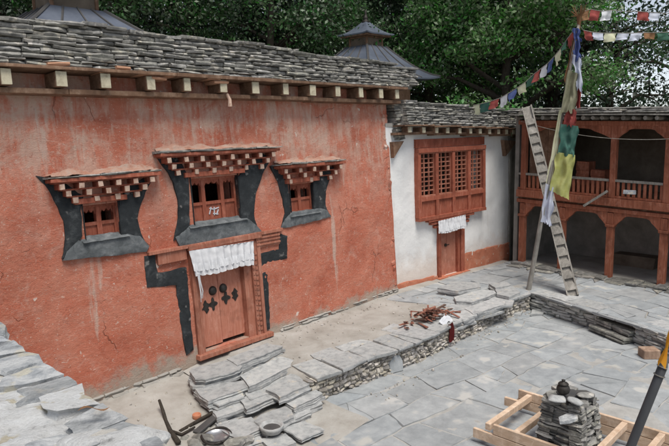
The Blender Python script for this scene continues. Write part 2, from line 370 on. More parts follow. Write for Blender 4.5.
m_lumber = wood('fresh_lumber', (.42, .29, .195), (.52, .385, .28), (.60, .475, .365), s=(3, 3, 9), isl=.15)
m_metal = generic('roof_sheet', [(.3, (.085, .10, .135)), (.55, (.12, .14, .18)), (.75, (.15, .165, .20))], 2, .5, .15, .01, 5, metal=.3)
m_dmetal = generic('dark_sheet', [(.3, (.05, .05, .052)), (.7, (.09, .085, .08))], 3, .6, .2, .01, 8)
m_iron = generic('dark_iron', [(.3, (.025, .022, .02)), (.7, (.06, .055, .05))], 12, .55, .4, .01, 40, metal=.5)
m_pole = generic('dark_pole_paint', [(.3, (.045, .047, .052)), (.7, (.075, .078, .085))], 3, .55, .15, .004, 30, stretch=(1, 1, .2))
m_fgtop = generic('lime_mortar', [(.28, (.22, .22, .22)), (.38, (.66, .66, .65)), (.6, (.78, .79, .79)), (.74, (.58, .60, .61))], 11, .95, 1.0, .03, 48, speck=(9, .60, (.58, .53, .42)))
m_fgst = generic('cap_stone', [(.28, (.22, .23, .24)), (.45, (.42, .44, .455)), (.62, (.66, .67, .67))], 9, .9, 1.0, .03, 42, isl=.25, hue=.015, speck=(6, .56, (.64, .61, .54)))
m_bark = generic('bark', [(.3, (.025, .02, .016)), (.7, (.07, .058, .046))], 6, .95, .8, .03, 14, stretch=(3, 3, .6))
m_void = generic('dark_brown_plaster', [(.3, (.09, .07, .054)), (.7, (.19, .155, .12))], 2, .95, .4, .02, 8)  # dark brown plaster for the upper back wall, benches and turret lanterns
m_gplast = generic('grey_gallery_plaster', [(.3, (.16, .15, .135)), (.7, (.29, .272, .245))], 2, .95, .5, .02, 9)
m_leaf = [leafm('leaf_dark', (.012, .027, .014), (.021, .045, .022), (.034, .066, .029)),
          leafm('leaf_mid', (.030, .066, .026), (.058, .118, .043), (.10, .18, .066)),
          leafm('leaf_bright', (.065, .145, .048), (.12, .235, .078), (.19, .33, .12))]
m_cloth = {k: cloth('cloth_' + k, a, b) for k, a, b in (
    ('white', (.62, .64, .68), (.76, .77, .80)), ('yellow', (.40, .41, .13), (.50, .51, .22)), ('green', (.05, .135, .11), (.09, .18, .15)),
    ('red', (.26, .06, .055), (.36, .10, .09)), ('blue', (.06, .08, .22), (.11, .15, .32)), ('khaki', (.24, .24, .16), (.32, .31, .22)),
    ('pale', (.50, .54, .66), (.62, .65, .74)), ('cream', (.62, .62, .42), (.70, .70, .52)), ('dkgreen', (.05, .12, .09), (.08, .17, .12)), ('orange', (.60, .27, .03), (.70, .36, .05)),
    ('brown', (.20, .11, .06), (.28, .16, .09)))}
m_curt = cloth('curtain_white', (.62, .63, .65), (.76, .77, .79), .15)

# ------------------------------------------------------------------ ground
ZC = -.52
def fbm(x, y, s): return noise.noise(Vector((x * s, y * s, 3.3)))
g = MB(); g.grid(lambda a, b: (-400 + 800 * a, -400 + 800 * b, -.62), 8, 8); tag(g.build('ground', m_earth), kind='structure')
g = MB(); g.grid(lambda a, b: (-2 + 20 * a, -6 + 16 * b, ZC - .012 + .016 * fbm(-2 + 20 * a, -6 + 16 * b, .9) + .008 * fbm(-2 + 20 * a, -6 + 16 * b, 5)), 260, 200); tag(g.build('courtyard_bed', m_joint, smooth=True), kind='structure')
def clip(poly, nx, ny, d):               # keep nx*x+ny*y <= d
    out = []; n = len(poly)
    for i in range(n):
        a, b = poly[i], poly[(i + 1) % n]; da = nx * a[0] + ny * a[1] - d; db = nx * b[0] + ny * b[1] - d
        if da <= 0: out.append(a)
        if da * db < 0: t = da / (da - db); out.append((a[0] + (b[0] - a[0]) * t, a[1] + (b[1] - a[1]) * t))
    return out
def flags(mb, x0, x1, y0, y1, hrow, wst, region, zf, gap=.011, rot=0.0, sd=0.0):
    """coursed random paving: wavy rows of uneven height cut into stones of uneven width, some broken across"""
    ca, sa = math.cos(rot), math.sin(rot); mx, my = (x0 + x1) / 2, (y0 + y1) / 2; Rr = math.hypot(x1 - x0, y1 - y0) / 2
    ys = [-Rr]
    while ys[-1] < Rr: ys.append(ys[-1] + U(*hrow))
    def yb(j, x): return ys[j] + .30 * noise.noise(Vector((x * .45, j * 7.7, sd))) + .10 * noise.noise(Vector((x * 1.9, j * 3.1, sd + 4)))
    def emit(P):
        n = len(P); cx = sum(p[0] for p in P) / n; cy = sum(p[1] for p in P) / n
        q = []
        for p in P:
            d = math.hypot(p[0] - cx, p[1] - cy); f = max(.5, 1 - gap * U(.7, 2.0) / max(d, .05))
            x, y = cx + (p[0] - cx) * f, cy + (p[1] - cy) * f; q.append((mx + x * ca - y * sa, my + x * sa + y * ca))
        for (nx, ny, d) in region: q = clip(q, nx, ny, d) if q else q
        if len(q) < 3: return
        c = (sum(p[0] for p in q) / len(q), sum(p[1] for p in q) / len(q))
        if not (x0 < c[0] < x1 and y0 < c[1] < y1): return
        ar = abs(sum(q[k][0] * q[(k + 1) % len(q)][1] - q[(k + 1) % len(q)][0] * q[k][1] for k in range(len(q)))) / 2
        if ar > .015: mb.slab(q, zf(*c) + U(-.007, .008), .05, j=.006, rag=.016)
    for j in range(len(ys) - 1):
        x = -Rr - U(0, .6); sl = U(-.1, .1)
        while x < Rr:
            w = U(*wst); s2 = U(-.14, .14); xb = x + w
            P = [(x - sl, yb(j, x)), (x + w * .5, yb(j, x + w * .5)), (xb - s2, yb(j, xb)), (xb + s2, yb(j + 1, xb)), (x + w * .5, yb(j + 1, x + w * .5)), (x + sl, yb(j + 1, x))]
            r = R_()
            if r < .20:
                cx = sum(p[0] for p in P) / 6 + U(-.15, .15); cy = sum(p[1] for p in P) / 6 + U(-.08, .08); th = U(-.7, .7) + (1.57 if R_() < .6 else 0); nx, ny = -math.sin(th), math.cos(th); d = nx * cx + ny * cy
                for A in (clip(P, nx, ny, d), clip(P, -nx, -ny, -d)):
                    if len(A) >= 3: emit(A)
            else: emit(P)
            x = xb; sl = s2
g = MB(); flags(g, 3.5, 17, -3.5, 8.2, (.42, .95), (.5, 1.45), [], lambda x, y: ZC, rot=math.radians(-9)); tag(g.build('courtyard_paving', m_flag), kind='structure')

EDGE = [(8.0, 7.42), (9.4, 7.22), (11, 6.97), (14.7, 6.85), (16.2, 6.62), (15.56, 4.6), (14.5, 2.83), (12.6, -.4), (11, -3)]
INNER = [(7.7, 10.3), (9.4, 10.25), (11, 10.2), (15, 10.1), (19.7, 9.2), (19.5, 6), (19.2, 3.5), (18.8, 0), (18.5, -3)]
def lerp_poly(P, t):
    k = t * (len(P) - 1); i = min(int(k), len(P) - 2); f = k - i
    return P[i][0] + (P[i + 1][0] - P[i][0]) * f, P[i][1] + (P[i + 1][1] - P[i][1]) * f
def terr_z(x, y):
    return -.030 + .022 * fbm(x, y, .9) + .012 * fbm(x, y, 4)
def terr(a, b):
    e = lerp_poly(EDGE, a); n = lerp_poly(INNER, a); x = e[0] + (n[0] - e[0]) * b; y = e[1] + (n[1] - e[1]) * b
    return (x, y, terr_z(x, y) + (.05 * max(0, (b - .75)) * 4 if a < .4 else 0) - .34 * max(0, 1 - a / .02) ** 1.3)
g = MB(); g.grid(terr, 200, 30)
tag(g.build('terrace_ground', m_dirt, smooth=True), kind='structure')
def dirt_z(x, y):
    t = min(max((10.2 - y) / 3.0, 0), 1.15); z = -.10 - .36 * t ** .9
    return z + .02 * fbm(x, y, 1.4) + .012 * fbm(x, y, 5)
g = MB(); g.grid(lambda a, b: (1.0 + 7.2 * a, 6.2 + 4.1 * b, dirt_z(1.0 + 7.2 * a, 6.2 + 4.1 * b)), 120, 70); tag(g.build('yard_dirt', m_dirt, smooth=True), kind='structure')

def hp(a, b, inset=0.0):                 # half-plane to the left of a->b
    dx, dy = b[0] - a[0], b[1] - a[1]; L = math.hypot(dx, dy); nx, ny = dy / L, -dx / L
    return (nx, ny, nx * a[0] + ny * a[1] - inset)
# flagged part of the terrace in front of the white wall and the gallery
g = MB()
flags(g, 13.2, 19.9, 6.3, 9.6, (.45, .9), (.5, 1.3), [hp((14.7, 6.85), (16.2, 6.62)), hp((19.6, 8.8), (14, 9.5)), (-1, -.25, -15.6), (0, -1, -6.72)], lambda x, y: -.012, rot=math.radians(-8), sd=3.0)
flags(g, 12, 19.4, -2.5, 7.0, (.45, .9), (.5, 1.3), [(0, 1, 6.70), hp((16.2, 6.7), (14.5, 2.83), .0)], lambda x, y: -.012, rot=math.radians(70), sd=9.0)
tag(g.build('terrace_paving', m_flag), kind='structure')

# ------------------------------------------------------------------ dry stone terrace walls
def course_wall(mb, fr, u0, u1, v0, v1, wf, depth, hmin, hmax, lmin, lmax, jw=.025, gapv=.004):
    v = v0
    while v < v1 - .015:
        h = min(U(hmin, hmax), v1 - v); u = u0 - U(0, .1)
        while u < u1:
            L = min(U(lmin, lmax), u1 - u + .02)
            if L < .05: break
            w = wf + U(-jw, jw)
            mb.stone(fr, u + .004, u + L - U(.002, .012), v + gapv * R_(), v + h - gapv * R_(), w - depth * U(.8, 1), w, jw=jw * .6)
            u += L
        v += h
def edge_frame(a, b):
    fr = Frame((a[0], a[1], 0), math.degrees(math.atan2(b[1] - a[1], b[0] - a[0]))); L = math.hypot(b[0] - a[0], b[1] - a[1]); return fr, L
tw = root('terrace_wall', (9, 7.2, ZC), 'low rubble retaining wall with grey slab capping along the terrace below the red temple', 'stone wall')
g = MB()
cap = MB()
for i in range(0, 4):
    a, b = EDGE[i], EDGE[i + 1]; fr, L = edge_frame(a, b)
    course_wall(g, fr, .05 if i == 0 else 0, L, ZC - .05, -.07, -.02, .22, .05, .11, .07, .2, jw=.035)
    u = .08 if i == 0 else 0
    while u < L:
        l = min(U(.5, 1.1), L - u + .03)
        if l < .2: break
        d = U(.45, .85)
        P = [fr.pt(u + .01, 0, .05 + U(-.05, .05)), fr.pt(u + l - .01, 0, .05 + U(-.05, .05)), fr.pt(u + l - U(0, .08), 0, -d), fr.pt(u + U(0, .08), 0, -d + U(-.08, .08))]
        cap.slab([(p.x, p.y) for p in P], U(-.012, .012), .07, rag=.03)
        if R_() > .3:
            d2 = d + U(.3, .7); P = [fr.pt(u + U(0, .1), 0, -d - .02), fr.pt(u + l - U(0, .1), 0, -d - .02), fr.pt(u + l - U(0, .15), 0, -d2), fr.pt(u + U(0, .15), 0, -d2 + U(-.1, .1))]
            cap.slab([(p.x, p.y) for p in P], U(-.022, -.006), .05, rag=.04)
        u += l
core = MB()
for i in range(0, 4):
    fr, L = edge_frame(EDGE[i], EDGE[i + 1]); core.box(fr, .1 if i == 0 else 0, L, ZC - .1, -.08, -.5, -.12)
g.build('rubble_face', m_rubble, tw); cap.build('slab_capping', m_slate2, tw); core.build('wall_core', m_dirt, tw)

gw = root('terrace_wall', (15.6, 5, ZC), 'layered slate retaining wall below the gallery terrace, beside the leaning flag pole', 'stone wall')
g = MB(); cap = MB(); core = MB()
def gal_wall(a, b, t0, t1):
    fr, L = edge_frame(b, a); fr, L = edge_frame(a, b)
    return fr, L
GE = [EDGE[4], EDGE[5], EDGE[6], EDGE[7], EDGE[8]]
for i in range(4):
    a, b = GE[i], GE[i + 1]; fr, L = edge_frame(a, b)
    fr = Frame((a[0], a[1], 0), math.degrees(math.atan2(b[1] - a[1], b[0] - a[0])))
    segs = [(0, L)] if i != 1 else [(1.15, L)]
    if i == 0: segs = [(0, L)]
    for s0, s1 in segs:
        course_wall(g, fr, s0, s1, ZC - .04, -.05, .02, .3, .045, .10, .14, .45, jw=.04)
        core.box(fr, s0, s1, ZC - .1, -.07, -.6, -.1)
        u = s0
        while u < s1:
            l = min(U(.5, 1.0), s1 - u + .03)
            if l < .2: break
            d = U(.4, .8)
            P = [fr.pt(u + .01, 0, .05 + U(-.04, .04)), fr.pt(u + l - .01, 0, .05 + U(-.04, .04)), fr.pt(u + l, 0, -d), fr.pt(u, 0, -d)]
            cap.slab([(p.x, p.y) for p in P], U(-.005, .012), .05, rag=.03); u += l
g.build('slate_face', m_wallst, gw); cap.build('slab_capping', m_slate2, gw); core.build('wall_core', m_dirt, gw)
# slate steps in the gallery terrace wall
st = root('stone_steps', (15.2, 4.1, ZC), 'three dark slate steps cut into the retaining wall below the gallery', 'steps')
fr = Frame((GE[1][0], GE[1][1], 0), math.degrees(math.atan2(GE[2][1] - GE[1][1], GE[2][0] - GE[1][0])))
for k, (z, w) in enumerate(((-.36, .30), (-.21, .12), (-.05, -.06))):
    for s in (0, 1):
        g = MB(); u0 = -.02 + s * .58
        P = [fr.pt(u0, 0, w), fr.pt(u0 + .56, 0, w + U(-.03, .03)), fr.pt(u0 + .56, 0, -.65), fr.pt(u0, 0, -.65)]
        g.slab([(p.x, p.y) for p in P], z, .06); g.slab([(p.x * 1 + .01, p.y + .01) for p in P], z - .065, .06)
        g.build('slab', m_slate, st)

# ------------------------------------------------------------------ steps at the red door (traced outlines laid on their own levels)
ds = root('stone_steps', (8, 8, ZC), 'broad broken slate steps leading up to the red temple door', 'steps')
TR = [([(245, 212), (420, 140), (445, 205), (275, 262)], -.15, 4), ([(45, 160), (60, 145), (190, 115), (235, 140), (225, 152), (100, 188), (60, 185)], .10, 4),
      ([(190, 108), (330, 52), (388, 66), (228, 132)], .12, 3),
      ([(240, 172), (380, 105), (427, 117), (420, 142), (275, 212)], -.02, 2),
      ([(65, 225), (160, 205), (250, 196), (268, 218), (110, 268), (80, 250)], -.06, 3),
      ([(95, 262), (180, 240), (235, 232), (240, 255), (150, 285)], -.13, 2),
      ([(128, 308), (225, 272), (258, 297), (150, 333)], -.22, 3),
      ([(230, 265), (345, 228), (372, 252), (258, 302)], -.17, 2),
      ([(340, 226), (435, 165), (492, 207), (388, 257)], -.10, 2),
      ([(290, 348), (320, 325), (415, 290), (432, 332), (330, 378)], -.30, 2),
      ([(413, 277), (520, 230), (548, 247), (440, 297)], -.24, 2),
      ([(138, 358), (275, 338), (312, 377), (230, 418), (175, 392)], -.33, 2),
      ([(400, 378), (480, 350), (545, 382), (470, 418)], -.40, 1),
      ([(440, 320), (495, 296), (505, 315), (450, 340)], -.36, 2),
      ([(190, 425), (300, 395), (315, 425), (220, 460)], -.41, 1),
      ([(470, 290), (535, 262), (545, 285), (490, 305)], -.36, 2),
      ([(320, 420), (400, 400), (440, 430), (350, 470)], -.43, 1)]
for pts, z, nl in TR:
    gx = sum(p[0] for p in pts) / len(pts); gy = sum(p[1] for p in pts) / len(pts); P = [onZ(180 + (gx + (x - gx) * 1.09) / 3.847, 330 + (gy + (y - gy) * 1.09) / 3.847, z) for x, y in pts]; P = [(p.x, p.y) for p in P][::-1]
    cx = sum(p[0] for p in P) / len(P); cy = sum(p[1] for p in P) / len(P)
    g = MB(); g.rslab(P, z, .060, amp=.008, step=.07, rag=.016, tilt=.005); g.build('slab', m_slate2, ds)
    if nl > 1:
        g = MB()
        for k in range(1, nl):
            sx, sy = U(-.05, .05), U(-.05, .05); f = U(.97, 1.05)
            g.rslab([(cx + (p[0] - cx) * f + sx, cy + (p[1] - cy) * f + sy) for p in P], z - .066 * k, .056, amp=.006, step=.09, rag=.03, tilt=.004)
        g.build('riser_stone', m_slate2, ds)
g = MB(); g.grid(lambda a, b: (6.9 + 2.1 * a, 7.3 + 2.6 * b, -.56 + .51 * b ** .75 - .25 * max(0, .25 - a) + .02 * fbm(a * 5, b * 5, 1)), 20, 20); g.build('earth_fill', m_dirt, ds)

# steps at the white door
ws = root('stone_steps', (14.6, 8.2, ZC), 'shallow slab steps in front of the small door of the white temple', 'steps')
TR2 = [([(95, 155), (200, 120), (330, 125), (340, 150), (210, 175)], .17), ([(190, 205), (330, 165), (415, 170), (425, 185), (290, 235), (200, 228)], .09),
       ([(250, 270), (400, 215), (470, 228), (480, 245), (300, 300)], .03), ([(420, 160), (510, 140), (560, 180), (500, 205), (430, 190)], .10),
       ([(150, 310), (260, 275), (310, 310), (200, 345)], .01), ([(380, 130), (480, 118), (510, 140), (420, 155)], .15)]
for pts, z in TR2:
    P = [onZ(420 + x / 5.575, 260 + y / 5.575, z) for x, y in pts]; P = [(p.x, p.y) for p in P][::-1]
    cx = sum(p[0] for p in P) / len(P); cy = sum(p[1] for p in P) / len(P)
    g = MB(); g.rslab(P, z, .07, amp=.008, step=.08, rag=.012, tilt=.004); g.build('slab', m_slate2, ws)
    g = MB()
    for k in (1, 2):
        g.slab([(cx + (p[0] - cx) * U(.95, 1.02) + U(-.05, .05), cy + (p[1] - cy) * U(.95, 1.02) + U(-.04, .04)) for p in P], z - .075 * k, .065, rag=.05)
    g.build('riser_stone', m_slate2, ws)

# ------------------------------------------------------------------ red temple
def wall_grid(mb, fr, us, vs, holes, amp, w0=0.0, thick=.45, seed=0.0, foot=None):
    us = sorted(set(round(u, 4) for u in us)); vs = sorted(set(round(v, 4) for v in vs))
    def inh(u, v): return any(a < u < b and c < v < d for a, b, c, d in holes)
    def disp(u, v):
        d = min([9] + [max(max(a - u, u - b), max(c - v, v - d_)) for a, b, c, d_ in holes]); k = min(max(d / .12, 0), 1)
        w = amp * (noise.noise(Vector((u * .7, v * .7, seed))) * 1.4 + noise.noise(Vector((u * 2.3, v * 2.3, seed + 5))) * .6 + noise.noise(Vector((u * 7, v * 7, seed + 9))) * .25)
        return w0 + w * k
    idx = {}
    def vid(i, j):
        if (i, j) not in idx: idx[(i, j)] = len(mb.v); mb.v.append(tuple(fr.pt(us[i], vs[j], disp(us[i], vs[j]))))
        return idx[(i, j)]
    for i in range(len(us) - 1):
        for j in range(len(vs) - 1):
            if not inh((us[i] + us[i + 1]) / 2, (vs[j] + vs[j + 1]) / 2): mb.f.append((vid(i, j), vid(i + 1, j), vid(i + 1, j + 1), vid(i, j + 1)))
    for a, b, c, d in holes:              # reveals
        for (p, q) in (((a, c), (b, c)), ((b, c), (b, d)), ((b, d), (a, d)), ((a, d), (a, c))):
            mb.add([fr.pt(p[0], p[1], w0), fr.pt(q[0], q[1], w0), fr.pt(q[0], q[1], w0 - thick), fr.pt(p[0], p[1], w0 - thick)], [(0, 1, 2, 3)])
def span(a, b, s): k = max(1, int(abs(b - a) / s)); return [a + (b - a) * i / k for i in range(k + 1)]

red = root('red_temple', tuple(RW.pt(9, 0, 0)), 'long red plastered temple with three black framed windows and slate parapet', 'temple')
W1 = RW.px(82, 206) + RW.px(121, 237); W2 = RW.px(190, 179) + RW.px(241, 221); W3 = RW.px(289, 185) + RW.px(315, 210)
holes = []
for w in (W1, W2, W3): holes.append((w[0], w[2], w[3], w[1]))
dl = RW.px(196, 262); dr = RW.px(243, 262); db = RW.px(222, 345)
DOOR = (dl[0], dr[0], .12, dl[1]); holes.append(DOOR)
UE = RW.px(392, 200)[0]                   # right end of the wall
us = span(-1, UE, .09); vs = span(-.5, 5.6, .09)
for a, b, c, d in holes: us += [a, b]; vs += [c, d]
g = MB(); wall_grid(g, RW, us, vs, holes, .035, 0, .5, 2.0)
# right return, left, back, roof deck: the building is closed
g.add([RW.pt(UE, -.5), RW.pt(UE, 5.6), RW.pt(UE, 5.6, -6), RW.pt(UE, -.5, -6)], [(0, 1, 2, 3)])
g.add([RW.pt(-1, -.5), RW.pt(-1, 5.6), RW.pt(-1, 5.6, -6), RW.pt(-1, -.5, -6)], [(0, 1, 2, 3)])
g.add([RW.pt(-1, -.5, -6), RW.pt(-1, 5.6, -6), RW.pt(UE, 5.6, -6), RW.pt(UE, -.5, -6)], [(0, 1, 2, 3)])
g.build('wall', m_red, red)
g = MB(); g.box(RW, -1.1, UE + .1, 5.44, 5.56, -6, -.3); g.build('roof_deck', m_dirt, red)
# exposed footing stones
g = MB(); course_wall(g, RW, -1, 6.9, -.42, -.02, .05, .3, .05, .09, .15, .45, jw=.04); g.build('footing', m_dirt, red)
g = MB(); course_wall(g, RW, 9.6, UE, -.2, .10, .03, .3, .05, .08, .1, .35, jw=.03); g.build('footing', m_dirt, red)
# ragged corner stones at the far end
g = MB(); v = .0
while v < 4.9:
    h = U(.07, .26)
    if R_() > .45: g = MB(); g.stone(RW, UE - U(.10, .26), UE + U(-.012, .006), v, v + h - .006, -.3, .018 + U(-.015, .015), jw=.012, seg=3); g.build('quoin', m_red, red)
    v += h
# eaves: lower plank, joists, upper plank
zj0, zj1 = 5.36, 5.58
for a, b, c, d, w0, w1 in ((-1, UE + .3, 5.24, 5.33, -.1, .30), (-1, UE + .4, 5.60, 5.655, -.3, .48)):
    g = MB(); u = a
    while u < b:
        L = min(U(2.2, 3.6), b - u)
        g.box(RW, u + .006, u + L, c + U(-.01, .01), d + U(-.01, .01), w0, w1 + U(-.02, .02), .004); u += L
    g.build('eave_plank', m_joist, red, bevel=.006)
# joist ends at their photographed places
JX = [8, 63, 107, 152, 188, 224, 256, 286, 313, 338, 361, 381, 397]
ju = [RW.px(x, 90, .42)[0] for x in JX]
ju = [ju[0] - 2.4, ju[0] - 1.2] + ju
for u in ju:
    g = MB(); s = U(.075, .095); g.box(RW, u - s, u + s, 5.345, 5.595, -.6, .395 + U(-.015, .015), .006); j = g.build('joist', m_joist, red, bevel=.008)
    g = MB(); g.box(RW, u - s + .002, u + s - .002, 5.35, 5.59, .40, .425, .004); g.build('end_face', m_cream, j, bevel=.004)
g = MB(); g.box(RW, -1, UE, 5.33, 5.62, -.12, -.06); g.build('joist_filling', m_joist, red)
# parapet of stacked slate
g = MB(); zt = lambda u: 6.42 - .012 * max(u - 8, 0) * 2.2
v = 5.66; row = 0
while v < 6.42:
    h = U(.045, .09); u = -1
    while u < UE + (1.0 if v > 5.72 else .55):
        L = min(U(.18, .62), UE + (1.05 if v > 5.72 else .6) - u)
        if L < .08: break
        if v + h < zt(u) + .05:
            wf = .42 - (v - 5.66) * .16 + U(-.045, .03)
            g.stone(RW, u + .003, u + L - U(.004, .02), v, v + h - U(.004, .014), -.1, wf, jw=.03)
        u += L
    v += h
g.build('parapet', m_slate, red)
g = MB(); g.box(RW, -1, UE + .95, 5.66, 6.22, -.5, .22); g.build('parapet_core', m_slate, red)
g = MB()
u = -1
while u < UE + .8:
    L = min(U(.35, .9), UE + 1.05 - u); P = [RW.pt(u, 0, .36 + U(-.06, .06)), RW.pt(u + L, 0, .36 + U(-.06, .06)), RW.pt(u + L, 0, -.4), RW.pt(u, 0, -.4)]
    dz = Vector((0, 0, 0)) + RW.ez * 6.3; g.slab([(p.x + dz.x, p.y + dz.y) for p in P], zt(u) + U(-.03, .05), .055, rag=.05); u += L
g.build('parapet_capping', m_slate, red)
for pxx, pyy, l in ((59, 64, .36), (124, 68, .25), (158, 74, .75), (214, 78, .3), (106, 71, .22), (160, 78, .3), (222, 82, .35)):
    g = MB(); u, v = RW.px(pxx, pyy, .45); g.stone(RW, u - l / 2, u + l / 2, v - .03, v + .035, .1, .46, jw=.01); g.build('brick', m_tile, red)
# little water spout
g = MB(); a = RW.pt(*RW.px(227, 94, .3), .3); g.tube([a, a + RW.n * .08 + Vector((0, 0, -.12)), a + RW.n * .08 + Vector((0, 0, -.26))], [.03, .035, .045], 8); g.build('spout', m_tip, red)

def arch_panel(mb, fr, u0, u1, v0, v1, w0, w1, drop):        # scalloped head: strips hanging from v1
    k = 14
    def low(t):
        x = abs(2 * t - 1); return v1 - drop * (.25 + .75 * abs(math.sin(x * math.pi * 1.5)) * (.35 + .65 * x)) if x < .98 else v1 - drop
    for i in range(k):
        a, b = i / k, (i + 1) / k
        pts = [(u0 + (u1 - u0) * a, low(a)), (u0 + (u1 - u0) * b, low(b)), (u0 + (u1 - u0) * b, v1), (u0 + (u1 - u0) * a, v1)]
        mb.prism(fr, pts, w0, w1)
def pxpoly(fr, pts, w=0.0): return [fr.px(x, y, w) for x, y in pts]
def ccw(p):
    a = sum(p[i][0] * p[(i + 1) % len(p)][1] - p[(i + 1) % len(p)][0] * p[i][1] for i in range(len(p)))
    return p if a > 0 else p[::-1]
def rough_band(mb, fr, pts, w0, w1, step=.10, jit=.011, ctr=True):
    """raised plaster band with a ragged outline, its face broken up by small random relief"""
    P = []; n = len(pts)
    for i in range(n):
        a, b = pts[i], pts[(i + 1) % n]; L = math.hypot(b[0] - a[0], b[1] - a[1]); k = max(1, int(L / step))
        for q in range(k): t = q / k; P.append((a[0] + (b[0] - a[0]) * t + U(-jit, jit), a[1] + (b[1] - a[1]) * t + U(-jit, jit)))
    P = ccw(P); m = len(P)
    us_ = [p[0] for p in P]; vs_ = [p[1] for p in P]; inner = []
    def inside(x, y):
        c = False
        for i in range(m):
            (x0, y0), (x1, y1) = P[i], P[(i + 1) % m]
            if (y0 > y) != (y1 > y) and x < (x1 - x0) * (y - y0) / (y1 - y0) + x0: c = not c
        return c
    x = min(us_)
    while x < max(us_):
        y = min(vs_)
        while y < max(vs_):
            a, b = x + U(-.02, .02), y + U(-.02, .02)
            if inside(a, b) and min((a - p[0]) ** 2 + (b - p[1]) ** 2 for p in P) > .0008: inner.append((a, b))
            y += .055
        x += .055
    V2, _, F2 = delaunay_2d_cdt([Vector(p) for p in P] + [Vector(p) for p in inner], [], [list(range(m))], 1, 1e-5)[:3]
    def hgt(a, b):
        q = Vector((a, b, w1 * 7)); return w1 + .012 * noise.noise(q * 4) + .008 * noise.noise(q * 11) + .004 * noise.noise(q * 30)
    vs = [fr.pt(v.x, v.y, hgt(v.x, v.y) - (.012 if k < m else 0)) for k, v in enumerate(V2)]
    n0 = len(vs); low = [fr.pt(p[0] + U(-.012, .012), p[1] + U(-.012, .012), w0) for p in P]
    mb.add(vs + low, [tuple(f) for f in F2] + [(n0 + i, n0 + (i + 1) % m, (i + 1) % m, i) for i in range(m)])

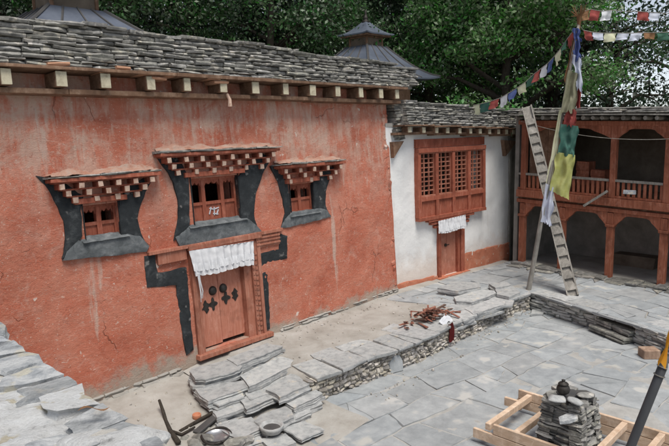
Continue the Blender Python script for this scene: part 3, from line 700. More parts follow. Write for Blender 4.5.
def temple_window(hole, left, right, bottom, rows, hood, nl, lab, sill, mid=None, glyph=False):
    u0, u1, v0, v1 = hole
    fr = MB(); W0, W1_ = -.20, -.10; t = .045
    cuts = [0] + mid + [1] if mid else [0, .5, 1]
    fr.box(RW, u0 - .02, u1 + .02, v1 - .05, v1 + .03, W0, W1_ + .02); fr.box(RW, u0 - .02, u1 + .02, v0 - .02, v0 + .05, W0, W1_ + .02)
    vm = v0 + (v1 - v0) * .47
    for c in cuts: x = u0 + (u1 - u0) * c; fr.box(RW, x - t, x + t, v0 + .05, v1 - .05, W0, W1_)
    for a, b in zip(cuts, cuts[1:]):
        a, b = u0 + (u1 - u0) * a + t, u0 + (u1 - u0) * b - t
        fr.box(RW, a, b, vm - .03, vm + .03, W0 + .01, W1_ - .005); arch_panel(fr, RW, a, b, vm, v1 - .05, W0 + .02, W1_ - .02, .13)
    w = fr.build('window', m_redw, red, label=lab)
    for a, b in zip(cuts, cuts[1:]):
        a, b = u0 + (u1 - u0) * a + t, u0 + (u1 - u0) * b - t
        s = MB(); s.box(RW, a, b, v0 + .05, vm - .03, W0 + .02, W1_ - .035); sh = s.build('shutter_panel', m_redw, w)
    if glyph:
        s = MB(); gu, gv = RW.px(215, 211, W1_); 
        for k, (x, y, a, L) in enumerate(((-.10, .02, 1.2, .16), (-.05, .05, -.3, .14), (.0, .0, 1.5, .17), (.05, .05, .2, .15), (.08, -.03, 1.1, .12), (.03, -.06, -.2, .13))):
            d = Vector((math.cos(a), math.sin(a), 0)) * L / 2
            p0 = RW.pt(gu + x - d.x, gv + y - d.y, W1_ - .028); p1 = RW.pt(gu + x + d.x, gv + y + d.y, W1_ - .028); s.bar(p0, p1, .021, .018, RW.n)
        s.build('painted_mark', m_cloth['white'], w)
    # black surround: two flanks and a sill band
    for pts in (left, right):
        s = MB(); rough_band(s, RW, pxpoly(RW, pts, .03), -.03, .035); s.build('surround', m_black, w)
    # reveal lining painted black
    for a, b in ((u0 - .012, u0 + .0), (u1, u1 + .012)):
        s = MB(); s.box(RW, a, b, v0 - .05, v1 + .05, -.3, .03); s.build('reveal', m_black, w)
    s = MB()
    P = pxpoly(RW, bottom, .03); rough_band(s, RW, P, -.03, .05); s.build('sill', m_sill, w)
    su0, su1, sv = sill
    s = MB(); s.grid(lambda a, b: RW.pt(su0 + (su1 - su0) * a + .02 * noise.noise(Vector((a * 9, b * 3, 1))), sv - .03 - .10 * b + .012 * noise.noise(Vector((a * 7, b * 2, 4))), -.08 + .17 * b + .012 * noise.noise(Vector((a * 8, b * 4, 8)))), 24, 6)
    s.build('sill_slope', m_sill, w)
    # hood: corbel rows, board, slates, mud
    hu0, hu1, hv = hood
    n = len(rows); cw = hu1 - hu0
    for r, cnt in enumerate(rows):        # r=0 top row
        wout = .235 - r * .065; vv = hv - .135 - r * .125; inset = .13 + r * .13
        a, b = hu0 + inset + .05, hu1 - inset - .05
        s = MB(); s.box(RW, a - .12, b + .12, vv + .052, vv + .080, -.05, wout - .03); s.build('corbel_shelf', m_redw, w)
        for k in range(cnt):
            x = a + (b - a) * k / (cnt - 1); s = MB(); s.box(RW, x - .046, x + .046, vv - .048, vv + .05, -.02, wout - .012, .006); cb = s.build('corbel', m_redw, w)
            s = MB(); s.box(RW, x - .044, x + .044, vv - .046, vv + .046, wout - .010, wout + .01, .008); o = s.build('block_end', m_tip, w)
    s = MB(); s.box(RW, u0 - .16, u1 + .16, v1 + .035, v1 + .13, -.1, .09); s.build('lintel', m_redw, w, bevel=.008)
    s = MB(); s.box(RW, hu0, hu1, hv - .062, hv, -.05, .26, .006); s.build('hood_board', m_redw, w, bevel=.006)
    s = MB(); u = hu0 - .03
    while u < hu1:
        L = min(U(.3, .7), hu1 + .05 - u)
        if L < .1: break
        s.stone(RW, u, u + L - .01, hv + .004, hv + U(.03, .055), -.05, .28 + U(-.03, .04), jw=.03); u += L
    s.build('hood_slate', m_slate, w)
    s = MB(); k = 40
    def mud(a, b):
        uu = hu0 + .02 + (hu1 - hu0 - .04) * a; e = min(1, min(a, 1 - a) * 9); nn = noise.noise(Vector((uu * 3, b * 2, 7)))
        lump = .05 * noise.noise(Vector((uu * 4, b * 3, 1))) + .03 * noise.noise(Vector((uu * 11, b * 6, 2)))
        return RW.pt(uu + .03 * nn, hv + .045 + (.13 + .08 * nn) * b * (.4 + .6 * e) + lump * .5, (.25 + .04 * nn) * (1 - b) ** 1.5 - .05 * b + lump)
    s.grid(mud, k, 10); s.build('hood_mud', m_mud, w, smooth=True)
    return w

hd = RW.px(47, 180, .12)[0], RW.px(157, 173, .12)[0], RW.px(100, 176, .25)[1]
a = RW.px(84, 238); b = RW.px(128, 233)
temple_window(holes[0], [(36, 176), (45, 185), (55, 202), (64, 221), (66, 239), (63, 259), (80, 240), (83, 236), (81, 205), (84, 196), (60, 180)],
              [(156, 175), (148, 187), (140, 207), (138, 219), (141, 234), (148, 248), (127, 236), (121, 234), (119, 200), (130, 185), (148, 176)],
              [(63, 260), (66, 252), (78, 241), (100, 240), (128, 234), (140, 236), (149, 246), (146, 252), (100, 257)], [6, 5, 4], hd, 2,
              'two light window under a sloping hood at the near end of the red wall', (a[0] - .06, b[0], a[1] + .05))
hd = RW.px(157, 153, .12)[0], RW.px(276, 150, .12)[0], RW.px(215, 151, .25)[1]
a = RW.px(190, 224); b = RW.px(246, 217)
temple_window(holes[1], [(156, 155), (165, 168), (174, 182), (178, 200), (178, 223), (174, 241), (182, 236), (190, 226), (189, 176), (180, 160), (168, 153)],
              [(272, 157), (263, 174), (256, 194), (254, 214), (258, 229), (267, 236), (250, 224), (241, 220), (239, 176), (250, 160), (262, 153)],
              [(175, 238), (190, 226), (215, 224), (249, 219), (259, 228), (264, 234), (225, 240), (189, 247), (180, 246)], [8, 7, 6], hd, 3,
              'three light window above the door', (a[0] - .06, b[0], a[1] + .05), [.30, .70], True)
hd = RW.px(276, 165, .12)[0], RW.px(342, 161, .12)[0], RW.px(310, 163.5, .25)[1]
a = RW.px(290, 213); b = RW.px(319, 208)
temple_window(holes[2], [(271, 166), (278, 182), (283, 199), (285, 213), (281, 227), (289, 216), (291, 211), (288, 183), (282, 168)],
              [(336, 167), (330, 178), (326, 192), (326, 206), (331, 216), (321, 211), (315, 210), (313, 180), (322, 168)],
              [(281, 228), (285, 219), (292, 212), (305, 211), (320, 208), (327, 210), (331, 217), (310, 222), (290, 227)], [5, 4, 3], hd, 2,
              'small two light window at the far end of the red wall', (a[0] - .05, b[0], a[1] + .04))
# shelf lintel between the door and the windows above
g = MB()
p0 = RW.px(146, 250); p1 = RW.px(187, 247); p2 = RW.px(256, 238); p3 = RW.px(281, 235)
g.box(RW, p0[0], p3[0], p1[1] - .02, p1[1] + .05, -.05, .09, .008); g.box(RW, p2[0] - .05, p3[0] - .1, p1[1] - .30, p1[1] - .02, -.05, .06, .006); g.box(RW, p0[0] + .2, RW.px(186, 260)[0], p1[1] - .24, p1[1] - .02, -.05, .05, .006)
for k in range(3): g.box(RW, p2[0] - .05, p3[0] - .1, p1[1] - .10 - k * .08, p1[1] - .06 - k * .08, .055, .085, .004)
g.build('lintel_shelf', m_frame, red, bevel=.006)
# door
fl = RW.px(188, 254)[0]; frr = RW.px(258, 246)[0]
g = MB(); v0, v1 = .10, DOOR[3] + .02
for k, (a, b, w) in enumerate(((fl, fl + .09, .07), (fl + .09, fl + .17, .045), (fl + .17, DOOR[0] + .02, .02))): g.box(RW, a + .003, b - .003, v0, v1 + .24 - k * .05, -.18, w, .004)
for k, (a, b, w) in enumerate(((frr - .09, frr, .07), (frr - .19, frr - .09, .05), (frr - .27, frr - .19, .065), (DOOR[1] - .02, frr - .27, .02))): g.box(RW, a + .003, b - .003, v0, v1 + .24 - min(k, 2) * .05, -.18, w, .004)
g.box(RW, fl + .10, frr - .10, v1 + .02, v1 + .10, -.18, .05, .004); g.box(RW, fl - .04, frr + .04, v1 + .245, v1 + .33, -.1, .11, .006); g.box(RW, fl + .02, frr - .02, v1 + .10, v1 + .19, -.18, .035, .004)
for k in range(16):                       # carved studs down the right jamb
    vv = v0 + .1 + k * (v1 - v0 - .1) / 16
    g.box(RW, frr - .175, frr - .105, vv, vv + .055, .046, .066, .003); g.box(RW, frr - .255, frr - .205, vv + .02, vv + .06, .062, .078, .003)
dfr = g.build('door', m_frame, red)
g = MB(); g.box(RW, fl - .05, frr + .12, .015, .115, -.25, .16, .012); g.build('threshold', m_frame, dfr, bevel=.01)
dm = (DOOR[0] + DOOR[1]) / 2 - .03
for a, b in ((DOOR[0] + .004, dm - .004), (dm + .004, DOOR[1] - .004)):
    g = MB(); g.box(RW, a, b, .15 if a < dm - .1 else .20, v1 + .02, -.17, -.12, .003); leaf = g.build('door_leaf', m_door, dfr, bevel=.004)
    ku = dm + (-.15 if a < dm - .1 else .12); kv = 1.30
    c = RW.pt(ku, kv, -.118); g = MB(); q = RW.n
    prof = [(.10, 0), (.095, .02), (.075, .05), (.04, .07), (.01, .075)]
    seg = 16; vs = []
    for r, z in prof:
        for s in range(seg): th = 2 * math.pi * s / seg; vs.append(c + RW.ex * r * math.cos(th) + RW.ez * r * math.sin(th) + q * z)
    fs = [(i * seg + s, i * seg + (s + 1) % seg, (i + 1) * seg + (s + 1) % seg, (i + 1) * seg + s) for i in range(4) for s in range(seg)] + [tuple(4 * seg + s for s in range(seg))]
    g.add(vs, fs); g.build('door_boss', m_iron, leaf, smooth=True)
    for du, dv in (((-.02, -.28), (-.20, -.30)) if a < dm - .1 else ((.05, -.22), (.30, -.20))):
        if ku + du - .09 < a: du = a - ku + .10
        if ku + du + .09 > b: du = b - ku - .10
        g = MB(); P = [(ku + du + .085 * math.cos(th) * (1 + .35 * math.cos(4 * th + du * 9)) * U(.85, 1.15), kv + dv + .11 * math.sin(th) * (1 + .3 * math.cos(4 * th))) for th in [2 * math.pi * s / 24 for s in range(24)]]
        g.prism(RW, P, -.119, -.108); g.build('iron_plate', m_iron, leaf)
# black border strips either side of the door
for pts in ([(144, 256), (147, 288), (176, 285), (182, 332), (187, 355), (194, 350), (192, 330), (187, 268), (182, 268), (158, 273), (155, 255)],
            [(280, 233), (287.5, 236), (287.5, 258), (268.5, 263.5), (270, 329), (262, 332), (258, 262), (257, 254), (279, 249)]):
    g = MB(); rough_band(g, RW, pxpoly(RW, pts, .03), -.03, .035); g.build('door_border', m_black, red)

# ------------------------------------------------------------------ curtains
def valance(fr, tl, tr, bl, br, w, name, label, n=9, lace=.06):
    a, b, c, d = fr.px(*tl, w), fr.px(*tr, w), fr.px(*bl, w), fr.px(*br, w)
    g = MB()
    def fn(s, t):
        tu = a[0] + (b[0] - a[0]) * s; tv = a[1] + (b[1] - a[1]) * s; bu = c[0] + (d[0] - c[0]) * s; bv = c[1] + (d[1] - c[1]) * s
        ph = s * n * 2 * math.pi; fold = math.sin(ph + 1.3 * noise.noise(Vector((s * 4, 0, w * 9)))) * (.012 + .03 * t) * (.45 + 1.1 * abs(noise.noise(Vector((s * 5, 2, w * 3)))) * 1.6)
        sag = .02 * math.sin(s * math.pi * 2) + .02 * noise.noise(Vector((s * 6, 3, 1)))
        return fr.pt(tu + (bu - tu) * t, tv + (bv - tv) * t - sag * t + .06 * noise.noise(Vector((s * 3.3, 7, w))) * t + (lace * .35 * abs(math.sin(ph * .5)) if t > .97 else 0), w + fold + .03 * t + .012 * noise.noise(Vector((s * 12, t * 5, 2))))
    g.grid(fn, 120, 14); rt = root(name, tuple(fr.pt((a[0] + b[0]) / 2, a[1], w)), label, 'curtain')
    g.build('cloth', m_curt, rt, smooth=True)
    h = MB()                               # frill strip laid over the cloth
    def fr2(s, t):
        p = fn(s, .48 + .08 * t); ph = s * n * 2 * math.pi
        return Vector(p) + fr.n * (.012 + .018 * t * (1 + math.sin(ph * 2.3))) + Vector((0, 0, -.14 * t * (.8 + .7 * noise.noise(Vector((s * 4, 1, 5)))) - .012 * math.sin(ph * 1.7) + .05 * noise.noise(Vector((s * 3, 9, 2)))))
    h.grid(fr2, 140, 5); h.build('frill', m_curt, rt, smooth=True)
    h = MB(); h.tube([Vector(fn(s / 10, 0)) + Vector((0, 0, .01)) for s in range(11)], .008, 6); h.build('rod', m_redw, rt)
    return rt, fn
rt, fn = valance(RW, (189, 251), (253.5, 241), (195, 277), (253, 265), .13, 'door_curtain', 'short ruffled white cloth hung across the top of the red temple door')
g = MB()
for k in range(4):
    a = Vector(fn(.03 + k * .012, .9)); g.tube([a, a + Vector((.02, 0, -.18 + U(-.03, .03))), a + Vector((.05 + U(-.02, .02), -.01, -.38)), a + Vector((.05, 0, -.5 + U(-.1, .1)))], [.012, .01, .012, .006], 5)
g.build('loose_strip', m_curt, rt)

# ------------------------------------------------------------------ white temple
wt = root('white_temple', tuple(WW.pt(3, 0, 0)), 'lower white plastered temple with big red lattice window beside the red temple', 'temple')
wl, wtp = WW.px(414, 150); wr, wbt = WW.px(481.5, 209); wtp2 = WW.px(482, 142)[1]
wdl = WW.px(437, 240)[0]; wdr = WW.px(463, 240)[0]; wdt = WW.px(450, 232)[1]; wdb = WW.px(450, 274)[1]
WE = WW.px(508, 200)[0]
whs = [(wl + .12, wr - .12, wbt + .55, wtp - .1), (wdl + .1, wdr - .1, max(wdb, -.05), wdt)]
us = span(-.4, WE, .1); vs = span(-.5, 4.7, .1)
for a, b, c, d in whs: us += [a, b]; vs += [c, d]
g = MB(); wall_grid(g, WW, us, vs, whs, .03, 0, .4, 6.0)
g.add([WW.pt(WE + .7, -.5, -.2), WW.pt(WE + .7, 4.7, -.2), WW.pt(WE + .7, 4.7, -6), WW.pt(WE + .7, -.5, -6)], [(0, 1, 2, 3)])
g.add([WW.pt(-.4, -.5, -6), WW.pt(-.4, 4.7, -6), WW.pt(WE + .7, 4.7, -6), WW.pt(WE + .7, -.5, -6)], [(0, 1, 2, 3)])
g.add([WW.pt(-.4, -.5, 0), WW.pt(-.4, 4.7, 0), WW.pt(-.4, 4.7, -6), WW.pt(-.4, -.5, -6)], [(0, 1, 2, 3)])
g.build('wall', m_white, wt)
g = MB(); g.box(WW, -.4, WE + .75, 4.62, 4.72, -6, .0); g.build('roof_deck', m_dirt, wt)
# red dado left and right of the door, with a sloping top
for pts in ([(393, 285), (415, 280), (437, 275.5), (437, 290), (393, 312)], [(463, 253), (485, 248), (508.5, 242.5), (508.5, 270), (463, 282)]):
    P = ccw(pxpoly(WW, pts, .0)); g = MB(); rough_band(g, WW, P, -.03, .04, .15, .02); g.build('dado', m_dado, wt)
# grey pilaster at the right end
g = MB(); wall_grid(g, WW, span(WE, WE + .85, .1), span(-.5, 4.7, .1), [], .03, -.12, .3, 3.0); g.add([WW.pt(WE, -.5, .0), WW.pt(WE, 4.7, 0), WW.pt(WE, 4.7, -.2), WW.pt(WE, -.5, -.2)], [(0, 1, 2, 3)])
g.build('pilaster', m_gplast, wt)
g = MB(); g.box(WW, WE + .02, WE + .16, -.3, 4.5, -.14, .03, .01); g.build('corner_post', m_grey, wt, bevel=.02)
# lattice window
g = MB(); t = .07; F0, F1 = -.05, .16; rail = wbt + .62
g.box(WW, wl, wr, wtp - .09, wtp + .04, F0, F1 + .02, .004); g.box(WW, wl, wr, wbt - .02, wbt + .08, F0, F1 + .03, .004); g.box(WW, wl + .05, wr - .05, rail - .06, rail + .06, F0, F1, .004)
bays = [wl + .06 + (wr - wl - .12) * k / 4 for k in range(5)]
for x in bays: g.box(WW, x - t, x + t, wbt + .08, wtp - .09, F0, F1 - .005, .003)
g.box(WW, wl - .02, wr + .02, wtp + .05, wtp + .30, F0, .10, .004)
lw = g.build('lattice_window', m_redw, wt)
for a, b in zip(bays, bays[1:]):
    a += t; b -= t; s = MB(); s.box(WW, a, b, rail + .06, rail + .10, .0, F1 - .02); s.box(WW, a, b, wtp - .13, wtp - .09, .0, F1 - .02)
    for k in range(4): x = a + (b - a) * k / 3; s.box(WW, x - .018, x + .018, rail + .10, wtp - .13, .03, .075)
    nvv = 9
    for k in range(1, nvv): v = rail + .10 + (wtp - .13 - rail - .10) * k / nvv; s.box(WW, a, b, v - .016, v + .016, .02, .065)
    s.build('lattice', wood_l if False else m_frame, lw)
    s = MB(); s.box(WW, a, b, wbt + .08, rail - .06, -.02, F1 - .06); s.build('lower_panel', m_redw, lw)
# curved brackets below the window and the small door
g = MB(); dfl, dfr_ = wdl, wdr
for k, (x0, x1, z) in enumerate(((wl + .45, wr - .65, wbt - .10), (wl + .62, wr - .85, wbt - .20), (dfl - .22, dfr_ + .22, wbt - .32))): g.box(WW, x0, x1, z, z + .085, -.1, .17 - k * .035, .004)
g.build('bracket_lintel', m_redw, wt, bevel=.01)
g = MB(); g.box(WW, dfl, dfl + .13, wdb, wbt - .33, -.15, .06, .004); g.box(WW, dfr_ - .32, dfr_ - .2, wdb, wbt - .33, -.15, .03, .004); g.box(WW, dfr_ - .19, dfr_, wdb, wbt - .33, -.15, .07, .004); g.box(WW, dfl + .13, dfr_ - .2, wbt - .42, wbt - .33, -.15, .04)
d2 = g.build('door', m_redw, wt)
g = MB(); g.box(WW, dfl - .1, dfr_ + .15, wdb - .10, wdb, -.2, .18, .01); g.build('threshold', m_dado, d2)
x = dfl + .13
for k in range(2):
    L = (dfr_ - .32 - dfl - .13) / 2; g = MB(); g.box(WW, x + .003, x + L - .003, wdb, wbt - .42, -.12, -.07 + k * .01, .003); lf = g.build('door_leaf', m_door, d2)
    if k == 0: g = MB(); c = WW.pt(x + L * .8, wdb + (wbt - wdb) * .5, -.06); g.tube([c, c + WW.n * .03], .05, 12); g.tube([c + WW.n * .02 + WW.ex * .04, c + WW.n * .02 + WW.ex * .18], .012, 6); g.build('latch', m_iron, lf)
    x += L
valance(WW, (438.5, 221), (465.5, 214.5), (438, 234), (465, 228), .2, 'door_curtain', 'small white fringed cloth hung over the narrow door of the white temple', 10, .03)
# eaves, joists, parapet of the white temple
sag = lambda u: 4.50 - .030 * u
g = MB(); u = -.2
while u < WE + .9:
    L = min(1.6, WE + .9 - u); g.box(WW, u, u + L - .004, sag(u) - .12, sag(u) - .05, -.1, .26, .006); u += L
g.build('eave_plank', m_joist, wt)
g = MB(); u = -.1
while u < WE + .9:
    L = min(1.3, WE + .9 - u); g.box(WW, u, u + L - .004, sag(u) + .115, sag(u) + .155, -.3, .44, .006); u += L
g.build('eave_plank', m_joist, wt)
for px_ in (410, 424, 437, 448, 460, 471, 480.5, 490, 499, 507, 514):
    u = WW.px(px_, 132, .36)[0]; g = MB(); g.box(WW, u - .07, u + .07, sag(u) - .05, sag(u) + .11, -.5, .335, .006); j = g.build('joist', m_joist, wt, bevel=.006)
    g = MB(); g.box(WW, u - .066, u + .066, sag(u) - .045, sag(u) + .105, .337, .362, .004); g.build('end_face', m_cream, j)
g = MB(); g.box(WW, -.3, WE + .8, 4.16, 4.7, -.16, -.09); g.build('joist_filling', m_joist, wt)
for pts in ([(503, 140), (516, 141), (505, 156)], [(392, 142), (403, 141), (393, 158)]):
    g = MB(); P = ccw(pxpoly(WW, pts, .1)); g.prism(WW, P, -.05, .14); g.build('eave_bracket', m_joist, wt)
g = MB(); v = .16
while v < .86:
    h = U(.04, .085); u = .1
    while u < WE + 1.05:
        L = min(U(.2, .6), WE + 1.07 - u)
        if L < .08: break
        top = .86 - .02 * u
        if v + h < top: g.stone(WW, u + .003, u + L - .012, sag(u) + v, sag(u) + v + h - .008, -.1, .42 - (v - .16) * .25 + U(-.045, .03), jw=.03)
        u += L
    v += h
g.build('parapet', m_slate, wt)
g = MB(); u = .1
while u < WE + 1: g.box(WW, u, u + .5, sag(u) + .14, sag(u) + .70, -.5, .2); u += .5
g.build('parapet_core', m_slate, wt)
g = MB(); u = .1
while u < WE + 1:
    L = U(.35, .8); P = [WW.pt(u, 5.2, .30 + U(-.06, .06)), WW.pt(u + L, 5.2, .30 + U(-.06, .06)), WW.pt(u + L, 5.2, -.5), WW.pt(u, 5.2, -.5)]
    g.slab([(p.x, p.y) for p in P], sag(u) + .85 - .02 * u + U(-.03, .03), .05, rag=.05); u += L
g.build('parapet_capping', m_slate, wt)
# rough masonry between red eaves end and white eaves
g = MB(); course_wall(g, WW, -.05, .3, 4.25, 5.25, .12, .5, .05, .1, .15, .35, jw=.05); g.build('parapet_end', m_slate, wt)

# ------------------------------------------------------------------ gallery
gl = root('timber_gallery', tuple(GF.pt(4, 0, 0)), 'two storey red timber gallery with arched lower bays and a railed balcony', 'gallery')
tilt = lambda u, v: v - .028 * u * min(v / 2.2, 1)
def gbox(mb, u0, u1, v0, v1, w0, w1, j=.003):
    vs = [GF.pt(u, tilt(u, v) + U(-j, j), w + U(-j, j)) for w in (w0, w1) for v in (v0, v1) for u in (u0, u1)]
    mb.add(vs, [(3, 1, 0, 2), (4, 5, 7, 6), (0, 1, 5, 4), (6, 7, 3, 2), (4, 6, 2, 0), (1, 3, 7, 5)])
pu = [0.0, GF.px(561, 267)[0], 2.89, 4.38, 5.9, 7.4, 8.9]
GU0, GU1 = -.2, 9.2
for u in pu:
    g = MB(); s = .095; gbox(g, u - s, u + s, .0, 1.62, -.10, .09); gbox(g, u - .13, u + .13, 1.62, 1.70, -.13, .12); gbox(g, u - s * .9, u + s * .9, 1.70, 2.06, -.09, .08)
    p = g.build('post', m_redg, gl, bevel=.012)
    g = MB(); gbox(g, u - .15, u + .15, -.06, .03, -.16, .15, .01); g.build('post_base', m_slate2, p)
def bay_arch(mb, a, b, vtop, drop, w0, w1, kind):
    k = 22
    def low(t):
        x = abs(2 * t - 1)
        return vtop - .10 - drop * (max(0, (x - .30) / .70) ** 2.0 * .85 + (.12 if x > .55 else 0) * min(1, (x - .55) / .05 if x > .55 else 0))
    for i in range(k):
        t0, t1 = i / k, (i + 1) / k; u0, u1 = a + (b - a) * t0, a + (b - a) * t1
        pts = [(u0, tilt(u0, low(t0))), (u1, tilt(u1, low(t1))), (u1, tilt(u1, vtop)), (u0, tilt(u0, vtop))]; mb.prism(GF, pts, w0, w1)
for a, b in zip(pu, pu[1:]):
    g = MB(); bay_arch(g, a + .09, b - .09, 2.10, .42, -.06, .05, 0); g.build('arch', m_redg, gl)
g = MB(); gbox(g, GU0, GU1, 2.08, 2.20, -.12, .085); g.build('arch_beam', m_redg, gl, bevel=.008)
g = MB(); gbox(g, GU0, GU1, 2.20, 2.26, -2.6, -.02); g.build('floor_joists', m_joist, gl)
g = MB(); gbox(g, GU0, GU1, 2.27, 2.50, -.12, .13); g.build('floor_beam', m_redg, gl, bevel=.008)
g = MB(); gbox(g, GU0, GU1, 2.44, 2.49, -2.6, -.13); g.build('balcony_floor', m_joist, gl)
# railing
g = MB(); gbox(g, GU0, GU1, 2.98, 3.05, -.06, .05); rl = g.build('rail', m_grey, gl, bevel=.006)
g = MB(); gbox(g, GU0, GU1, 2.51, 2.57, -.04, .04); g.build('bottom_rail', m_redg, gl)
u = GU0 + .1
while u < GU1:
    if all(abs(u - p) > .12 for p in pu):
        g = MB(); gbox(g, u - .04, u + .04, 2.57, 2.98, -.025, .025); g.build('baluster', m_redg, gl, bevel=.008)
    u += .150
# upper posts, brackets, beams
for u in pu:
    if u == pu[1]: continue
    g = MB(); gbox(g, u - .085, u + .085, 2.5, 4.62, -.09, .08); g.build('post', m_redg, gl, bevel=.012)
up = [pu[0]] + pu[2:]
for a, b in zip(up, up[1:]):
    g = MB(); bay_arch(g, a + .08, b - .08, 4.62, .30, -.05, .045, 1); g.build('arch', m_redg, gl)
g = MB(); gbox(g, GU0, GU1, 4.605, 4.74, -.1, .09); g.build('eave_beam', m_redg, gl, bevel=.008)
u = GU0 + .1
while u < GU1:
    g = MB(); r = U(.05, .065); p = GF.pt(u, tilt(u, 4.83), .42 + U(-.04, .04)); g.tube([GF.pt(u, tilt(u, 4.83), -2.6), p], r, 10); g.build('rafter', m_grey, gl); u += U(.26, .36)
g = MB(); u = GU0 - .1
while u < GU1:
    L = U(.6, 1.4); gbox(g, u, u + L - .01, 4.90 + U(0, .01), 4.94 + U(0, .01), -2.8, .52 + U(-.05, .03)); u += L
g.build('roof_board', m_grey, gl)
g = MB(); gbox(g, GU0 - .1, GU1, 4.96, 5.05, -2.8, .40); g.build('roof_earth', m_dirt, gl)
g = MB()
v = 4.965
for r in range(3):
    u = GU0 - .15
    while u < GU1:
        L = U(.25, .7); g.stone(GF, u, u + L - .012, tilt(u, v), tilt(u, v + .05), -.3, .5 - r * .05 + U(-.05, .05), jw=.04); u += L
    v += .053
g.build('roof_slate', m_slate, gl)
# walls behind
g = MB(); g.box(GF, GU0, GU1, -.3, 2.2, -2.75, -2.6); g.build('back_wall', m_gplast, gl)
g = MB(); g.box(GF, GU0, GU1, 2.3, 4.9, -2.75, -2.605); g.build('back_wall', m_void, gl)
for a in (GU0 - .15, GU1 + .005): g = MB(); g.box(GF, a, a + .145, -.3, 4.9, -2.6, -.02); g.build('end_wall', m_gplast, gl)
g = MB(); g.grid(lambda a, b: GF.pt(GU0 + (GU1 - GU0) * a, .01 + .015 * noise.noise(Vector((a * 20, b * 8, 2))), -2.6 + 3.0 * b), 60, 20); g.build('lower_floor', m_dirt, gl)
g = MB(); x = pu[0] + .09
while x < pu[1] + .1:
    gbox(g, x, x + .20, 2.5, 4.5, -.22, -.18 + U(-.01, .01)); x += .208
g.build('plank_screen', m_joist, gl)
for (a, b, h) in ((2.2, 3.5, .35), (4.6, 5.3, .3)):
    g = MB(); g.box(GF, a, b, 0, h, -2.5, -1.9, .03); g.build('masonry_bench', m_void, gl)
# dark broken slab edge below the gallery posts
ge = root('slab_kerb', tuple(GF.pt(3, 0, .6)), 'broken dark slate kerb along the foot of the gallery posts', 'kerb')
g = MB(); u = -.2
while u < GU1:
    L = U(.3, .9); d = .30 + U(-.2, .30); z = .05 + U(-.03, .05)
    P = [GF.pt(u, 0, d), GF.pt(u + L - .02, 0, d + U(-.1, .1)), GF.pt(u + L - .02, 0, -.1), GF.pt(u, 0, -.1)]; g.slab([(p.x, p.y) for p in P], z, .07, rag=.05); 
    if R_() > .2:
        P = [GF.pt(u + U(0, .2), 0, d + .25), GF.pt(u + L - .1, 0, d + .3 + U(-.1, .1)), GF.pt(u + L - .1, 0, d), GF.pt(u, 0, d)]; g.slab([(p.x, p.y) for p in P], .02, .05, rag=.05)
    u += L
g.build('slab_edge', m_slate, ge)
# bits about the gallery
def single(name, mb, mat, origin, label, cat, group=None, **k): return tag(mb.build(name, mat, None, origin, **k), label, cat, group)
pa = GF.px(584, 206, .2); pb = GF.px(607, 191, .2)
g = MB(); g.bar(GF.pt(pa[0], pa[1], .24), GF.pt(pb[0], pb[1], .16), .07, .025, GF.n); single('loose_plank', g, m_grey, GF.pt(pa[0], pa[1], .2), 'loose grey plank hanging askew from the balcony beam', 'plank', bevel=.004)
pa = GF.px(629, 192, .2)
g = MB(); g.box(GF, pa[0] - .17, pa[0] + .17, pa[1] - .065, pa[1] + .05, .134, .18, .008); single('small_board', g, m_fgst, GF.pt(pa[0], pa[1], .15), 'small pale board fixed to the front of the balcony beam', 'board', bevel=.004)
for k, (x0, x1, h, z0, lab) in enumerate(((1.55, 1.95, .98, 2.5, 'reddish wooden crate on the balcony floor, left of the pair'), (2.02, 2.45, .75, 2.5, 'reddish wooden crate on the balcony floor, right of the pair'))):
    g = MB(); gbox(g, x0, x1, z0, z0 + h, -.9, -.45, .01)
    for q in range(3): gbox(g, x0 - .01, x1 + .01, z0 + .06 + q * h / 3, z0 + .06 + q * h / 3 + h * .22, -.449, -.43)
    single('crate', g, m_redg, GF.pt(x0, z0, -.6), lab, 'crate', bevel=.005)
w0 = GF.pt(*GF.px(521, 121, .6), .6); w1 = GF.pt(*GF.px(720, 134, .6), .6)
g = MB(); g.tube([w0.lerp(w1, t / 16) + Vector((0, 0, -.32 * (1 - (2 * t / 16 - 1) ** 2))) for t in range(17)], .008, 5); single('cable', g, m_grey, w0, 'thin pale cable sagging across the front of the gallery', 'cable')

